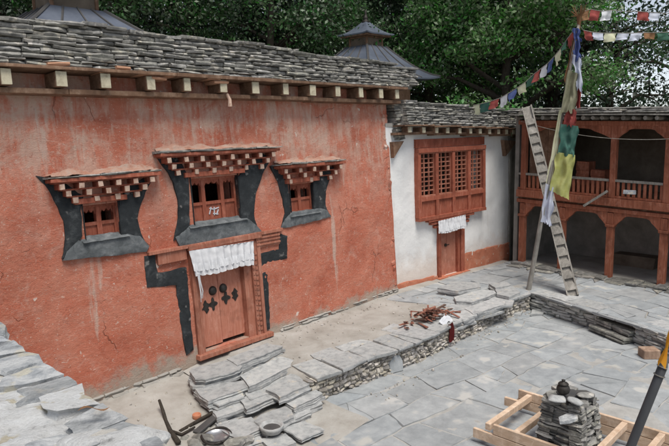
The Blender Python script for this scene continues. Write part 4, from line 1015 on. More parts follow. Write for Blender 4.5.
# ------------------------------------------------------------------ roof turrets
def turret(cx, cy, z_e, half, z_t, neck, z_n, up_half, z_a, label, fin=True, tw_=0.0, mat=None):
    t = root('roof_turret', (cx, cy, 5.55), label, 'turret'); mat = mat or m_metal
    ca, sa = math.cos(tw_), math.sin(tw_)
    def P(x, y, z): return Vector((cx + x * ca - y * sa, cy + x * sa + y * ca, z))
    def hip(mb, h0, z0, h1, z1, flare, k=8, th=.05):
        rings = []
        for i in range(k + 1):
            f = i / k; h = h0 + (h1 - h0) * f; z = z0 + (z1 - z0) * (f ** (1 + flare)); ring = []
            for q in range(4):
                for s in range(12):
                    a = -1 + 2 * s / 12; x, y = [(a, -1), (1, a), (-a, 1), (-1, -a)][q]
                    cr = (abs(a) ** 6) * .16 * (1 - f) ** 3 * (flare > 0); ring.append(P(x * h * (1 + cr * .3), y * h * (1 + cr * .3), z + cr * h * .25))
            rings.append(ring)
        n = len(rings[0]); b = len(mb.v)
        for r in rings: mb.v += [tuple(p) for p in r]
        for p in rings[0]: mb.v.append((p.x, p.y, p.z - th))
        for i in range(k):
            for s in range(n): mb.f.append((b + i * n + s, b + i * n + (s + 1) % n, b + (i + 1) * n + (s + 1) % n, b + (i + 1) * n + s))
        lo = b + (k + 1) * n
        for s in range(n): mb.f.append((b + s, lo + s, lo + (s + 1) % n, b + (s + 1) % n))
        mb.f.append(tuple(lo + s for s in range(n))); mb.f.append(tuple(b + k * n + s for s in range(n)))
        return rings
    g = MB(); rg = hip(g, half, z_e, neck * 1.25, z_t, .25); lr = g.build('lower_roof', mat, t)
    g = MB()
    for s in range(0, 48, 3):
        g.tube([Vector(r[s]) + Vector((0, 0, .012)) for r in rg], .028 if s % 12 else .045, 5)
    g.build('seam', m_dmetal, lr)
    def bx(mb, h, z0, z1): mb.add([P(x * h, y * h, z) for z in (z0, z1) for x, y in ((-1, -1), (1, -1), (1, 1), (-1, 1))], [(3, 2, 1, 0), (4, 5, 6, 7), (0, 1, 5, 4), (1, 2, 6, 5), (2, 3, 7, 6), (3, 0, 4, 7)])
    g = MB(); bx(g, half * .62, 5.5, z_e + .1); g.build('turret_base', m_joist, t)
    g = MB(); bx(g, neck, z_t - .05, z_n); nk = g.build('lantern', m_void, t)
    g = MB()
    for x, y in ((-1, -1), (1, -1), (1, 1), (-1, 1)): g.tube([P(x * neck * 1.02, y * neck * 1.02, z_t), P(x * neck * 1.02, y * neck * 1.02, z_n)], .05, 6)
    bx(g, neck * 1.12, z_n - .12, z_n + .02); g.build('lantern_frame', m_joist, t)
    g = MB(); rg = hip(g, up_half, z_n + .03, .12, z_a, .45); ur = g.build('upper_roof', mat, t)
    g = MB(); bx(g, up_half * .93, z_n - .07, z_n + .02); g.build('soffit', m_joist, ur)
    g = MB(); g.lathe((cx, cy, z_a - .03), [(.14, 0), (.16, .06), (.09, .12), (.10, .16), (.11, .2), (.06, .27), (.035, .36), (.045, .4), (.01, .5)], 12); g.build('finial', m_iron, t, smooth=True)
YT = 14.3
def ty(px, py, Y=YT): return onPlane(px, py, (0, Y, 0), Vector((0, 1, 0)))
def half_for(cx, z, px_tip, tw_):            # half width of a roof whose front right corner reaches a bearing
    lo, hi = .3, 6.0
    for _ in range(40):
        h = (lo + hi) / 2; x = cx + h * math.cos(tw_) + h * math.sin(tw_); y = h * math.sin(tw_) - h * math.cos(tw_)
        if proj((x, YT + y, z))[0] > px_tip: hi = h
        else: lo = h
    return h
YT = 15.2; a_ = math.radians(-5); c = ty(366, 46, YT); ze = ty(366, 80, YT).z
h1 = half_for(c.x, ze, 437, a_); zt_ = ty(366, 47, YT).z
turret(c.x, YT, ze, h1, zt_, h1 * .22, ty(366, 36, YT).z, half_for(c.x, ty(366, 36, YT).z, 393, a_), ty(364, 22, YT).z, 'dark metal roof turret with small upper roof behind the far end of the parapet', tw_=a_)
YT = 15.6; c = ty(66, 11, YT); ze = ty(72, 76, YT).z; h1 = half_for(c.x, ze, 238, a_); zt_ = ty(74, 13, YT).z
turret(c.x, YT, ze, h1, zt_, h1 * .18, zt_ + .9, h1 * .4, zt_ + 1.6, 'blue grey metal roof turret behind the near end of the parapet', tw_=a_)

# ------------------------------------------------------------------ near house with its lit wall top
FZ = 3.5
nh = root('near_house', (0, 4, ZC), 'flat roofed stone house with a pale mortared roof edge in the near corner', 'house')
e0 = onZ(0, 328, FZ); e1 = onZ(165, 446, FZ)
dirv = (e1 - e0).normalized(); ea = e0 - dirv * 6; eb = e1 + dirv * 3
def edge_x(y): t = (y - e0.y) / (e1.y - e0.y); return e0.x + (e1.x - e0.x) * t
g = MB(); g.grid(lambda a, b: (-3 + (edge_x(-.2 + 9 * b) - .10 + 3) * a, -.2 + 9 * b, FZ - .032 + .03 * fbm(a * 4, b * 9, .9) + .035 * fbm(a * 4, b * 9, 3.5) + .022 * fbm(a * 4, b * 9, 9) + .010 * fbm(a * 4, b * 9, 24)), 200, 420); g.build('roof', m_fgtop, nh, smooth=True)
fr = Frame((ea.x, ea.y, 0), math.degrees(math.atan2(dirv.y, dirv.x)) ) if False else Frame((eb.x, eb.y, 0), math.degrees(math.atan2(-dirv.y, -dirv.x)))
L = (eb - ea).length
g = MB(); course_wall(g, fr, 0, L, ZC, FZ - .1, -.04, .3, .09, .18, .2, .55, jw=.03); g.build('wall', m_rubble, nh)
g = MB(); g.box(fr, 0, L, ZC, FZ - .12, -4.2, -.2); g.build('wall_core', m_dirt, nh)
u = 0
random.seed(21)
while u < L:
    l = U(.13, .27); d = U(.14, .24); o = U(-.04, .015)
    g = MB(); P = [fr.pt(u + .006, 0, o), fr.pt(u + l * .5, 0, o + U(-.02, .03)), fr.pt(u + l - .006, 0, o + U(-.03, .03)), fr.pt(u + l - U(0, .06), 0, -d), fr.pt(u + l * .4, 0, -d + U(-.05, .05)), fr.pt(u + U(0, .06), 0, -d - U(-.06, .06))]
    g.rslab([(p.x, p.y) for p in P], FZ + U(-.02, .015), U(.06, .1), amp=.010, step=.035, rag=.005, tilt=.03, fs=8, layers=4); g.build('capstone', m_fgst if R_() > .2 else m_fgtop, nh)
    d0 = d + .0
    for r in range(2):
        if R_() > .35:
            g = MB(); l2 = U(.12, .30); a0 = u + U(-.05, .1); P = [fr.pt(a0, 0, -d0), fr.pt(a0 + l2, 0, -d0 + U(-.03, .03)), fr.pt(a0 + l2, 0, -d0 - U(.1, .2)), fr.pt(a0 + .03, 0, -d0 - U(.1, .18))]
            g.rslab([(p.x, p.y) for p in P], FZ + U(-.045, -.02), .06, amp=.012, step=.035, rag=.006, tilt=.03, fs=8); g.build('capstone', m_fgst if R_() > .5 else m_fgtop, nh)
        d0 += U(.12, .2)
    u += l
# rounded boulder of mortar at the lower corner and a leaf on the edge
b0 = onZ(112, 452, FZ - .06); g = MB(); g.rock(b0, .20, (1, .85, .40)); g.build('mortar_lump', m_fgtop, nh, smooth=True)
g = MB(); p = onZ(94, 411, FZ + .05); g.grid(lambda a, b: p + Vector((.10 * (a - .5), .10 * (a - .5) * -.6 + (b - .5) * .03 * math.sin(a * math.pi), .012 * math.sin(a * 6) + .01)), 8, 3); single('dry_leaf', g, m_cloth['brown'], p, 'curled brown dry leaf on the pale stone edge in the near corner', 'leaf')

# ------------------------------------------------------------------ yard things at the lower left
def rest(px, py, z): return onZ(px, py, z)
p = rest(272, 433, -.40); g = MB(); g.lathe(p + Vector((0, 0, .0)), [(.10, 0), (.16, .03), (.20, .10), (.205, .145), (.185, .15), (.16, .11), (.10, .07), (.02, .06)], 22, .006)
sb = root('stone_mortar', p, 'round grey stone bowl full of dark ash on the lowest door step', 'bowl'); g.build('bowl', m_slate2, sb, smooth=True); g = MB(); g.lathe(p + Vector((0, 0, .085)), [(.150, 0), (.148, .012), (.08, .028), (.01, .034)], 16, .006); g.build('ash', m_dmetal, sb)
p = rest(217, 441, -.42); tp = root('tin_pan', p, 'shallow tin pan lying among dark stones beside the door steps', 'pan')
g = MB(); g.lathe(p + Vector((0, 0, .03)), [(.13, 0), (.17, .02), (.20, .07), (.21, .075), (.195, .06), (.16, .03), (.02, .024)], 24); g.build('pan', generic('tin', [(.3, (.35, .36, .38)), (.7, (.52, .53, .55))], 8, .35, .1, .004, 20, metal=.8), tp, smooth=True)
g = MB(); pts = [p + Vector((.245 * math.cos(a), .245 * math.sin(a), .09 + .02 * math.sin(3 * a))) for a in [2 * math.pi * i / 24 - .6 for i in range(20)]]; g.tube(pts, .022, 8); g.build('blackened_rim', m_iron, tp, smooth=True)
p = rest(197, 420, -.36); g = MB(); g.lathe(p, [(.055, 0), (.075, .04), (.078, .10), (.066, .115), (.06, .10), (.02, .05)], 16); single('clay_cup', g, generic('clay', [(.3, (.40, .15, .08)), (.7, (.50, .22, .13))], 8, .8), p, 'small orange clay cup standing on the dirt beside the door steps', 'cup', smooth=True)
a = rest(160, 412, -.28); b = rest(166, 424, -.36); c = rest(171, 434, -.37); d = rest(176, 446, -.36)
g = MB(); g.tube([a + Vector((0, 0, .22)), a.lerp(b, .6) + Vector((0, 0, .15)), b + Vector((0, 0, .06)), c + Vector((0, 0, .04)), d + Vector((.05, 0, .04))], [.025, .03, .032, .038, .045], 8)
br = root('dead_branch', c, 'grey forked dead branch lying on the dirt by the near wall corner', 'branch'); g.build('stem', m_bark, br, smooth=True)
g = MB(); g.tube([c + Vector((0, 0, .05)), rest(182, 438, -.38) + Vector((0, 0, .06)), rest(195, 431, -.38) + Vector((0, 0, .07))], [.03, .026, .018], 7); g.build('twig', m_bark, br, smooth=True)
a = rest(196, 436, -.40) + Vector((0, 0, .05)); b = rest(216, 422, -.38) + Vector((0, 0, .10)); g = MB(); g.bar(a, b, .14, .045); single('charred_board', g, m_dmetal, a, 'short charred board propped on stones beside the tin pan', 'board', bevel=.008)
a = rest(180, 434, -.39) + Vector((0, 0, .04)); b = rest(226, 410, -.34) + Vector((0, 0, .07)); g = MB(); g.tube([a, a.lerp(b, .5) + Vector((0, 0, .02)), b], [.035, .03, .025], 7); single('long_stick', g, m_bark, a, 'long dark stick lying behind the charred board by the door steps', 'stick', smooth=True)
random.seed(33)
ROCKS = [(203, 442, .16), (228, 428, .12), (236, 445, .17), (185, 441, .10), (206, 432, .09), (240, 432, .10), (195, 446, .13), (226, 440, .08), (248, 442, .12), (212, 427, .07)]
WHERE = ['left of the tin pan, against it', 'between the tin pan and the steps, uppermost', 'right of the tin pan, touching the steps', 'below the forked branch', 'under the charred board', 'against the lowest step, behind the pan', 'at the bottom edge left of the pan', 'wedged beside the right rim of the tin pan', 'at the foot of the steps near the stone bowl', 'behind the charred board']
for (x, y, r), wh in zip(ROCKS, WHERE):
    p = rest(x, y, -.42); g = MB(); g.rock(p + Vector((0, 0, r * .25)), r, (1.2, .9, .55)); single('loose_stone', g, m_slate, p, 'rough grey stone ' + wh, 'stone', 'loose stones beside the door steps')
# fine rubble and grit scattered along the foot of the walls
random.seed(5); g = MB()
for k in range(420):
    a = R_()
    if a < .35: x = U(2, 7); y = U(7.2, 10.0); z = dirt_z(x, y)
    elif a < .8:
        x = U(8.4, 14.5); y = 9.78 - abs(random.gauss(0, .35)) if R_() < .7 else 8.3 + random.gauss(0, .35); z = terr_z(x, y) + .01
    else: x = U(9, 16); y = U(6.4, 6.9) - .0 * x; z = ZC + .01
    r = U(.008, .028) * (1.5 if R_() > .9 else 1); n = 6
    b = len(g.v); rr = [r * U(.6, 1.2) for _ in range(n)]
    g.v += [(x + rr[i] * math.cos(i * 1.047), y + rr[i] * math.sin(i * 1.047), z) for i in range(n)] + [(x + .6 * rr[i] * math.cos(i * 1.047), y + .6 * rr[i] * math.sin(i * 1.047), z + r * U(.6, 1)) for i in range(n)]
    g.f += [(b + i, b + (i + 1) % n, b + n + (i + 1) % n, b + n + i) for i in range(n)] + [tuple(b + n + i for i in range(n))]
tag(g.build('rubble_grit', m_rubble), 'small chips of stone and grit scattered over the dusty terrace', 'grit', kind='stuff')

# ------------------------------------------------------------------ heap of splintered wood on the terrace edge
random.seed(11); hc = onZ(430, 321, 0)
m_stick = wood('splintered_red_wood', (.13, .05, .035), (.24, .095, .065), (.33, .18, .13), isl=0)
m_stick2 = wood('splintered_dark_wood', (.05, .03, .025), (.10, .06, .045), (.16, .10, .08), isl=0)
for k in range(70):
    rr = abs(random.gauss(0, .40)); th = U(0, 6.28); x = hc.x + rr * math.cos(th) * 1.35; y = hc.y + rr * math.sin(th) * .55 + .05
    z = .03 + max(0, .26 - rr * .32) * R_(); L = U(.10, .42) if R_() > .1 else U(.4, .6); a = U(0, 6.28); el = U(-.25, .35)
    d = Vector((math.cos(a) * math.cos(el), math.sin(a) * math.cos(el), math.sin(el))) * L / 2; c = Vector((x, y, z + abs(d.z)))
    g = MB(); g.bar(c - d, c + d, U(.03, .09), U(.012, .03), (0, 0, 1), U(.02, .06), U(.008, .02))
    single('wood_splinter', g, m_stick if R_() > .3 else m_stick2, c - d, 'splintered reddish brown piece of wood in the heap on the terrace edge', 'firewood', 'splintered wood heaped on the terrace')
p = onZ(446, 322, .0); g = MB(); g.grid(lambda a, b: p + Vector((.5 * (a - .5), .05 - .14 * b, .16 + .05 * noise.noise(Vector((a * 4, b * 4, 1))) - .16 * abs(a - .5) - .12 * b)), 16, 8); single('white_paper', g, m_cloth['white'], p, 'crumpled white paper on the right end of the wood heap', 'paper', smooth=True)
p = onZ(449, 330, -.1); g = MB(); g.grid(lambda a, b: p + Vector((.15 * (a - .5) + .04 * math.sin(b * 4), .10 * math.sin(a * 5) * .4 - .02 - .05 * b, .16 - .42 * b + .03 * math.sin(a * 9))), 12, 12); single('dark_red_rag', g, cloth('rag', (.07, .014, .014), (.12, .026, .024)), p, 'dark red rag draped over the terrace edge beside the white paper', 'rag', smooth=True)
p = onZ(397, 372, ZC); g = MB(); f2 = Frame((p.x, p.y, ZC), -20, .25); g.prism(f2, [(-.17, 0), (.15, 0), (.17, .2), (.1, .36), (-.1, .33), (-.18, .2)], -.03, .03); single('leaning_slab', g, m_flag, p, 'grey slab leaning upright against the foot of the rubble terrace wall', 'slab', bevel=.01)
a = onZ(452, 338, ZC); b = onZ(481, 322, ZC); g = MB(); g.slab([(a.x, a.y), (a.x + .1, a.y - .22), (b.x, b.y - .25), (b.x + .1, b.y)], -.36, .12, rag=.04); single('curved_slab', g, m_slate2, a, 'long pale stone slab lying at the foot of the terrace wall below the wood heap', 'slab')
# loose broken slabs by the pole foot
for k, (x, y, s, lab) in enumerate(((505, 303, .35, 'broken grey slab left of the flag pole foot, flat on the terrace corner'), (515, 312, .28, 'broken grey slab fallen in the courtyard just left of the flag pole foot'), (536, 312, .30, 'broken grey slab fallen in the courtyard just right of the flag pole foot'))):
    p = onZ(x, y, .02 if k == 0 else ZC + .06); g = MB(); g.slab([(p.x - s, p.y), (p.x - s * .2, p.y - s * .7), (p.x + s, p.y - s * .3), (p.x + s * .5, p.y + s * .6)], p.z, .06, rag=.05); single('broken_slab', g, m_slate2, p, lab, 'slab')

# ------------------------------------------------------------------ timber frame and stone incense hearth in the courtyard
ZT = -.10
b0 = onZ(519, 389, ZT); b1 = onZ(634, 423, ZT); f0 = onZ(474, 417, ZT); dv = (b1 - b0).normalized()
nrm = Vector((-dv.y, dv.x, 0))
tfm = root('lumber_crib', ((b0 + f0) / 2)[:2] + (ZC,), 'low frame of fresh sawn lumber lying on the courtyard round the stone hearth', 'frame')
def plank(a, b, top, h=.17, t=.055):
    g = MB(); g.bar(Vector((a.x, a.y, top - h / 2)), Vector((b.x, b.y, top - h / 2)), t, h - .006); g.build('plank', m_lumber, tfm, bevel=.006)
LL = (b1 - b0).length + .9
plank(b0, b0 + dv * LL, ZT); plank(b0 - dv * .02, b0 + dv * LL, ZT - .175)
plank(f0 + dv * .36, f0 + dv * (LL + .3), ZT); plank(f0, f0 + dv * (LL + .3), ZT - .1 - .075)
gapn = (f0 - b0) - dv * (f0 - b0).dot(dv)
for s, top in ((.30, -.02), (.78, .0)):
    plank(f0 + dv * (s - .05), f0 + dv * (s - .05) - gapn * .98, ZT + top - .01, .12, .09)
fx = (onZ(622, 424, ZT) - b0).dot(dv); plank(b0 + dv * fx + gapn * .02, b0 + dv * fx + gapn * .98, ZT - .01, .12, .09)
plank(b0 + dv * (fx + .55) + gapn * .02, b0 + dv * (fx + .55) + gapn * .98, ZT - .01, .12, .09)
plank(b0 + gapn * .22 + dv * -.10, b0 + gapn * .22 + dv * .22, ZT - .06, .16)
random.seed(14)
hcn = onZ(561, 420, ZT); hcn = b0 + dv * ((hcn - b0).dot(dv) + .26) + gapn * .66; hcn.z = ZC
sh = root('stone_hearth', hcn, 'rough square pillar of stacked slate standing inside the lumber frame', 'hearth')
ang = math.degrees(math.atan2(dv.y, dv.x)); HH = .8
while proj((hcn.x, hcn.y, ZC + HH))[1] > 397: HH += .01
g = MB(); hw = .40
for q in range(4):
    z = 0.0
    while z < HH - .02:
        h = U(.03, .075); hh = hw - .10 * (z / HH) ; f4 = Frame(hcn, ang + 90 * q + 180); u = -hh
        while u < hh - .04:
            L2 = min(U(.14, .42), hh - u); g.stone(f4, u, u + L2 - .008, z, z + h - .006, hh - .2, hh + U(-.04, .03), jw=.025); u += L2
        z += h
g.build('stacked_masonry', m_slate, sh)
g = MB(); f4 = Frame(hcn, ang); g.box(f4, -hw * .68, hw * .68, 0, HH - .08, -hw * .68, hw * .68); g.build('masonry_core', m_slate, sh)
tops = [(-.15, .15, .19, .05, m_slate), (.15, .15, .18, .04, m_dmetal), (.02, -.03, .24, .06, m_dmetal), (.17, -.13, .16, .05, m_slate), (-.17, -.14, .17, .05, m_slate)]
for k, (x, y, r, z, mm) in enumerate(tops):
    g = MB(); p = f4.pt(x, 0, -y); n = 7; g.slab([(p.x + r * U(.75, 1.1) * math.cos(2 * math.pi * i / n), p.y + r * U(.75, 1.1) * math.sin(2 * math.pi * i / n)) for i in range(n)], hcn.z + HH + z, .06, rag=.02); g.build('top_slab', mm, sh)
def topstone(px, py, r, lab, name='flat_stone', mm=None, sq=(1.25, .9, .26)):
    p = onZ(px, py, ZC + HH + .10); g = MB(); g.rock(p, r, sq); single(name, g, mm or m_slate2, p, lab, 'stone', smooth=True)
topstone(557, 399, .11, 'smooth pale flat stone on the hearth, left of the pair below the black pot')
topstone(575, 401, .115, 'smooth pale flat stone on the hearth, right of the pair below the black pot')
topstone(586, 395, .10, 'dark rough stone on the right rear corner of the hearth', 'rough_stone', m_slate)
p = onZ(566, 423, ZC + HH * .80); g = MB(); g.slab([(p.x - .22, p.y + .02), (p.x - .10, p.y - .10), (p.x + .06, p.y - .15), (p.x + .18, p.y - .10), (p.x + .08, p.y + .03), (p.x - .09, p.y + .09)], p.z + .10, .05, rag=.03); single('leaning_flat_stone', g, m_fgst, p, 'pale flat slab sticking out of the near face of the hearth', 'slab')
p = onZ(563, 394, ZC + HH + .115); pt_ = root('black_pot', p, 'small soot blackened lidded pot on top of the stone hearth', 'pot')
g = MB(); g.lathe(p, [(.05, 0), (.085, .03), (.10, .08), (.085, .125), (.065, .14), (.065, .15), (.02, .15)], 18); g.build('pot', m_iron, pt_, smooth=True)
g = MB(); g.lathe(p + Vector((0, 0, .15)), [(.075, 0), (.078, .012), (.06, .03), (.03, .04), (.022, .06), (.03, .07), (.01, .08)], 18); g.build('lid', m_iron, pt_, smooth=True)

# ------------------------------------------------------------------ dark leaning pole with its cloth, wooden block
dcam = Vector((AX[2], AY[2], AU[2])); dcam = Vector((float(AX[2]), float(AY[2]), 0)).normalized()
pl = Vector((4.9, 0, 0)); base_pl = CAM + dcam * 5.0
A = onPlane(667, 356, base_pl, dcam); B = onPlane(631, 446, base_pl, dcam); d = (B - A).normalized()
foot = A + d * ((ZC - A.z) / d.z)
dp = root('dark_pole', foot, 'thick dark leaning pole at the right with wire and a yellow cloth at its top', 'pole')
g = MB(); n = 10; g.tube([foot.lerp(A, i / n) for i in range(n + 1)], [.038 - .002 * math.sin(i) * .3 for i in range(n + 1)], 20); g.build('shaft', m_pole, dp, smooth=True)
g = MB()
for o in (.10, .18): 
    c = A + d * o; e1_ = d.cross(dcam).normalized(); e2 = d.cross(e1_)
    g.tube([c + (e1_ * math.cos(t) + e2 * math.sin(t)) * .043 for t in [i * .35 for i in range(19)]], .006, 5)
g.build('wire', m_grey, dp)
g = MB(); c = A + d * .06; e1_ = d.cross(dcam).normalized(); s_ = 1 if e1_.dot(Vector((float(AX[0]), float(AY[0]), 0))) > 0 else -1
g.grid(lambda a, b: c - dcam * .09 + e1_ * s_ * (-.02 + .14 * a) + Vector((0, 0, .02 - .10 * b * (1 - .4 * a) + .03 * a)), 6, 4); g.build('white_tie', m_cloth['white'], dp)
m_y = m_cloth['orange']
q0 = onPlane(671, 318, base_pl, dcam); q1 = onPlane(655, 362, base_pl, dcam)
g = MB(); ex_ = Vector((float(AX[0]), float(AY[0]), 0))
def ycl(a, b):
    p = q0.lerp(q1, b); wdt = .03 + .02 * b
    return p + Vector((dcam.y, -dcam.x, 0)) * (wdt * (a - .4)) + dcam * (.03 * math.sin(a * 5 + b * 6) - .08) + Vector((0, 0, .03 * math.sin(a * 4)))
g.grid(ycl, 10, 20); single('yellow_scarf', g, m_y, q1, 'orange yellow scarf tied to the top of the dark leaning pole', 'scarf', smooth=True)
p = onZ(650, 358, ZC); g = MB(); f5 = Frame(p, -50); g.box(f5, -.18, .18, 0, .20, -.2, .1); single('wooden_block', g, wood('brown_block', (.20, .13, .09), (.29, .195, .14), (.36, .26, .19)), p, 'brown wooden block on the courtyard flags behind the top of the dark pole', 'block', bevel=.012)

# ------------------------------------------------------------------ flag pole, its flags and the strings
pf = onZ(525, 307, ZC); vd = Vector((pf.x, pf.y, 0)).normalized(); PF = Frame(pf, math.degrees(math.atan2(vd.y, vd.x)) - 90)
tpu, tpv = PF.px(579, 24)
ptop = PF.pt(tpu, tpv)
fp = root('flag_pole', pf, 'tall thin leaning wooden pole carrying long prayer flags, foot at the terrace corner', 'flag pole')
g = MB(); n = 14; g.tube([pf.lerp(ptop, i / n) + Vector((.03 * math.sin(i * .9), 0, 0)) for i in range(n + 1)], [.075 - .035 * i / n for i in range(n + 1)], 10); g.build('shaft', m_grey, fp, smooth=True)
g = MB(); random.seed(3)
for k in range(26):
    t = U(0, 6.28); b = ptop + Vector((0, 0, .1)); g.tube([ptop + Vector((0, 0, -.25)), b + Vector((.05 * math.cos(t), .05 * math.sin(t), .1)), b + Vector((U(.1, .22) * math.cos(t), U(.1, .22) * math.sin(t), U(.1, .4)))], [.02, .016, .006], 4)
g.build('tuft', m_cloth['brown'], fp)
def banner(tl, tr, br, bl, w, mat, name, label, folds=1.7, amp=.07, seed=0.0, group='long prayer flags on the leaning pole', rag=0):
    c = [PF.px(*q, w) for q in (tl, tr, br, bl)]; g = MB()
    def fn(a, b):
        u = (c[0][0] * (1 - a) + c[1][0] * a) * (1 - b) + (c[3][0] * (1 - a) + c[2][0] * a) * b
        v = (c[0][1] * (1 - a) + c[1][1] * a) * (1 - b) + (c[3][1] * (1 - a) + c[2][1] * a) * b
        n1 = noise.noise(Vector((a * 2, b * 3, seed)))
        cu_ = ((c[0][0] + c[1][0]) * (1 - b) + (c[2][0] + c[3][0]) * b) / 2; n2 = noise.noise(Vector((seed, b * 2.3, 5))); u = cu_ + (u - cu_) * (.84 + .22 * n2) + .03 * noise.noise(Vector((b * 2.5, seed, 8)))
        return PF.pt(u + .05 * n1, v + (.10 + rag) * noise.noise(Vector((a * 3, seed, 1))) * b + .05 * noise.noise(Vector((a * 9, seed, 2))) * b, w + amp * math.sin(a * folds * 6.28 + b * 2 + 3 * n1) * (.4 + a * .6) + .06 * n1)
    g.grid(fn, 26, 34); return single(name, g, mat, PF.pt(c[0][0], c[0][1], w), label, 'prayer flag', group, smooth=True)
cl = m_cloth
banner((545, 183), (556, 188), (552, 226), (539, 221), .10, cl['pale'], 'prayer_flag', 'long white prayer flag, lowest on the leaning pole', seed=1)
banner((556, 152), (577, 155), (571, 200), (547, 190), .13, cl['yellow'], 'prayer_flag', 'long bright yellow prayer flag on the pole above the white one', seed=2)
banner((559, 124), (580, 126), (576, 157), (556, 153), .11, cl['green'], 'prayer_flag', 'long green prayer flag on the pole above the yellow one', seed=3)
banner((565, 108), (577, 110), (577, 127), (562, 126), .10, cl['red'], 'prayer_flag', 'short red prayer flag on the pole between green and khaki ones', seed=4)
banner((567, 70), (580, 74), (577, 112), (559, 112), .16, cl['khaki'], 'prayer_flag', 'large faded khaki prayer flag on the upper pole', seed=5, amp=.1)
banner((572, 54), (582, 58), (583, 94), (575, 86), .12, cl['pale'], 'prayer_flag', 'faded white prayer flag beside the khaki one on the upper pole', seed=6)
banner((575, 40), (581, 42), (581, 60), (572, 60), .10, cl['blue'], 'prayer_flag', 'crumpled blue prayer flag near the pole top', seed=7)
banner((577, 85), (582, 88), (581, 108), (576, 108), .05, cl['red'], 'prayer_flag', 'narrow red prayer flag hanging behind the khaki one', seed=8)
banner((572, 40), (577, 40), (568, 84), (564, 80), .03, cl['brown'], 'prayer_flag', 'narrow brownish prayer flag left of the blue one near the pole top', seed=9)
banner((572, 28), (580, 28), (582, 42), (574, 42), .08, cl['blue'], 'prayer_flag', 'small blue cloth bunched at the pole tip', seed=10)
banner((559, 110), (564, 108), (551, 186), (545, 184), .04, cl['cream'], 'prayer_flag', 'thin cream cloth strip running down along the middle of the pole', seed=12, amp=.02)
# left string
LS = [(473, 105.5), (480, 104), (490, 101.5), (500, 98), (508, 93.5), (517, 88), (526, 81.5), (534, 74), (541, 68.5), (548, 63), (554.5, 56), (561, 48), (567, 39), (573, 31)]
A3 = WW.pt(*WW.px(473, 105, .2), .2); B3 = PF.pt(*PF.px(573, 31, .05), .05)
dA = (A3 - CAM).dot(Vector((float(AX[2]), float(AY[2]), float(AU[2])))); dB = (B3 - CAM).dot(Vector((float(AX[2]), float(AY[2]), float(AU[2]))))
def s3(x, y, t, a=None, b=None):
    a = dA if a is None else a; b = dB if b is None else b
    z = a + (b - a) * t; return CAM + ray(x, y) * (z / FPX)
pts = [s3(x, y, i / (len(LS) - 1)) for i, (x, y) in enumerate(LS)]
g = MB(); g.tube(pts, .010, 5); single('flag_string', g, m_grey, pts[0], 'cord of small prayer flags running from the white temple roof up to the pole top', 'cord')
LC = ['cream', 'green', 'red', 'white', 'blue', 'cream', 'dkgreen', 'red', 'white', 'blue', 'cream', 'dkgreen', 'red']
def sflag(a, b, h, mat, label, k, group):
    g = MB(); cm = (a + b) / 2; sw = U(-.12, .12)
    def fn(s, t):
        p = a.lerp(b, .06 + .88 * s); n1 = noise.noise(Vector((s * 2, t * 2, k * 3.1)))
        return p + Vector((sw * t + .05 * n1 * t, .10 * n1 * t + .05 * math.sin(s * 6 + k) * t, -h * t * (1 + .12 * n1) - .008))
    g.grid(fn, 8, 8); single('prayer_flag', g, mat, cm, label, 'prayer flag', group, smooth=True)
ORD = ['lowest and first', 'second', 'third', 'fourth', 'fifth', 'sixth', 'seventh', 'eighth', 'ninth', 'tenth', 'eleventh', 'twelfth', 'last and highest']
NM = {'cream': 'pale yellow', 'green': 'green', 'red': 'red', 'white': 'white', 'blue': 'blue', 'dkgreen': 'dark green'}
for k in range(13):
    lab = 'small %s prayer flag, %s on the string rising from roof to pole' % (NM[LC[k]], ORD[k])
    sflag(pts[k], pts[k + 1], .26 * U(.85, 1.15), cl[LC[k]], lab, k, 'small prayer flags on the string left of the pole')
for s, (RS, RC, nm) in enumerate((([(582, 12), (590, 9), (601, 11), (613, 10), (625, 11.5), (637, 11), (649, 12), (661, 13), (673, 14), (690, 17)], ['brown', 'red', 'white', 'pale', 'white', 'red', 'pale', 'white', 'blue'], 'upper'),
                      ([(583, 30), (592, 32), (604, 33), (617, 33), (630, 33), (643, 32.5), (656, 32.5), (669, 32), (690, 33)], ['red', 'pale', 'cream', 'pale', 'pale', 'brown', 'dkgreen', 'blue'], 'lower'))):
    pp = [s3(x, y, i / (len(RS) - 1), dB, dB + 3) for i, (x, y) in enumerate(RS)]
    g = MB(); g.tube([ptop] + pp, .009, 5); single('flag_string', g, m_grey, pp[0], nm + ' cord of small prayer flags running right from the pole top to the trees', 'cord')
    for k in range(len(RC)):
        if (s == 0 and k in (3, 4, 7)): continue
        sflag(pp[k], pp[k + 1], .2 * U(.8, 1.2) if s else .26 * U(.8, 1.2), cl[RC[k]], 'small %s prayer flag, %s from the pole on the %s right string' % ({'brown': 'brown', 'pale': 'faded white', **NM}[RC[k]], ['first', 'second', 'third', 'fourth', 'fifth', 'sixth', 'seventh', 'eighth', 'ninth'][k], nm), 20 + k + s * 10, 'small prayer flags on the strings right of the pole')

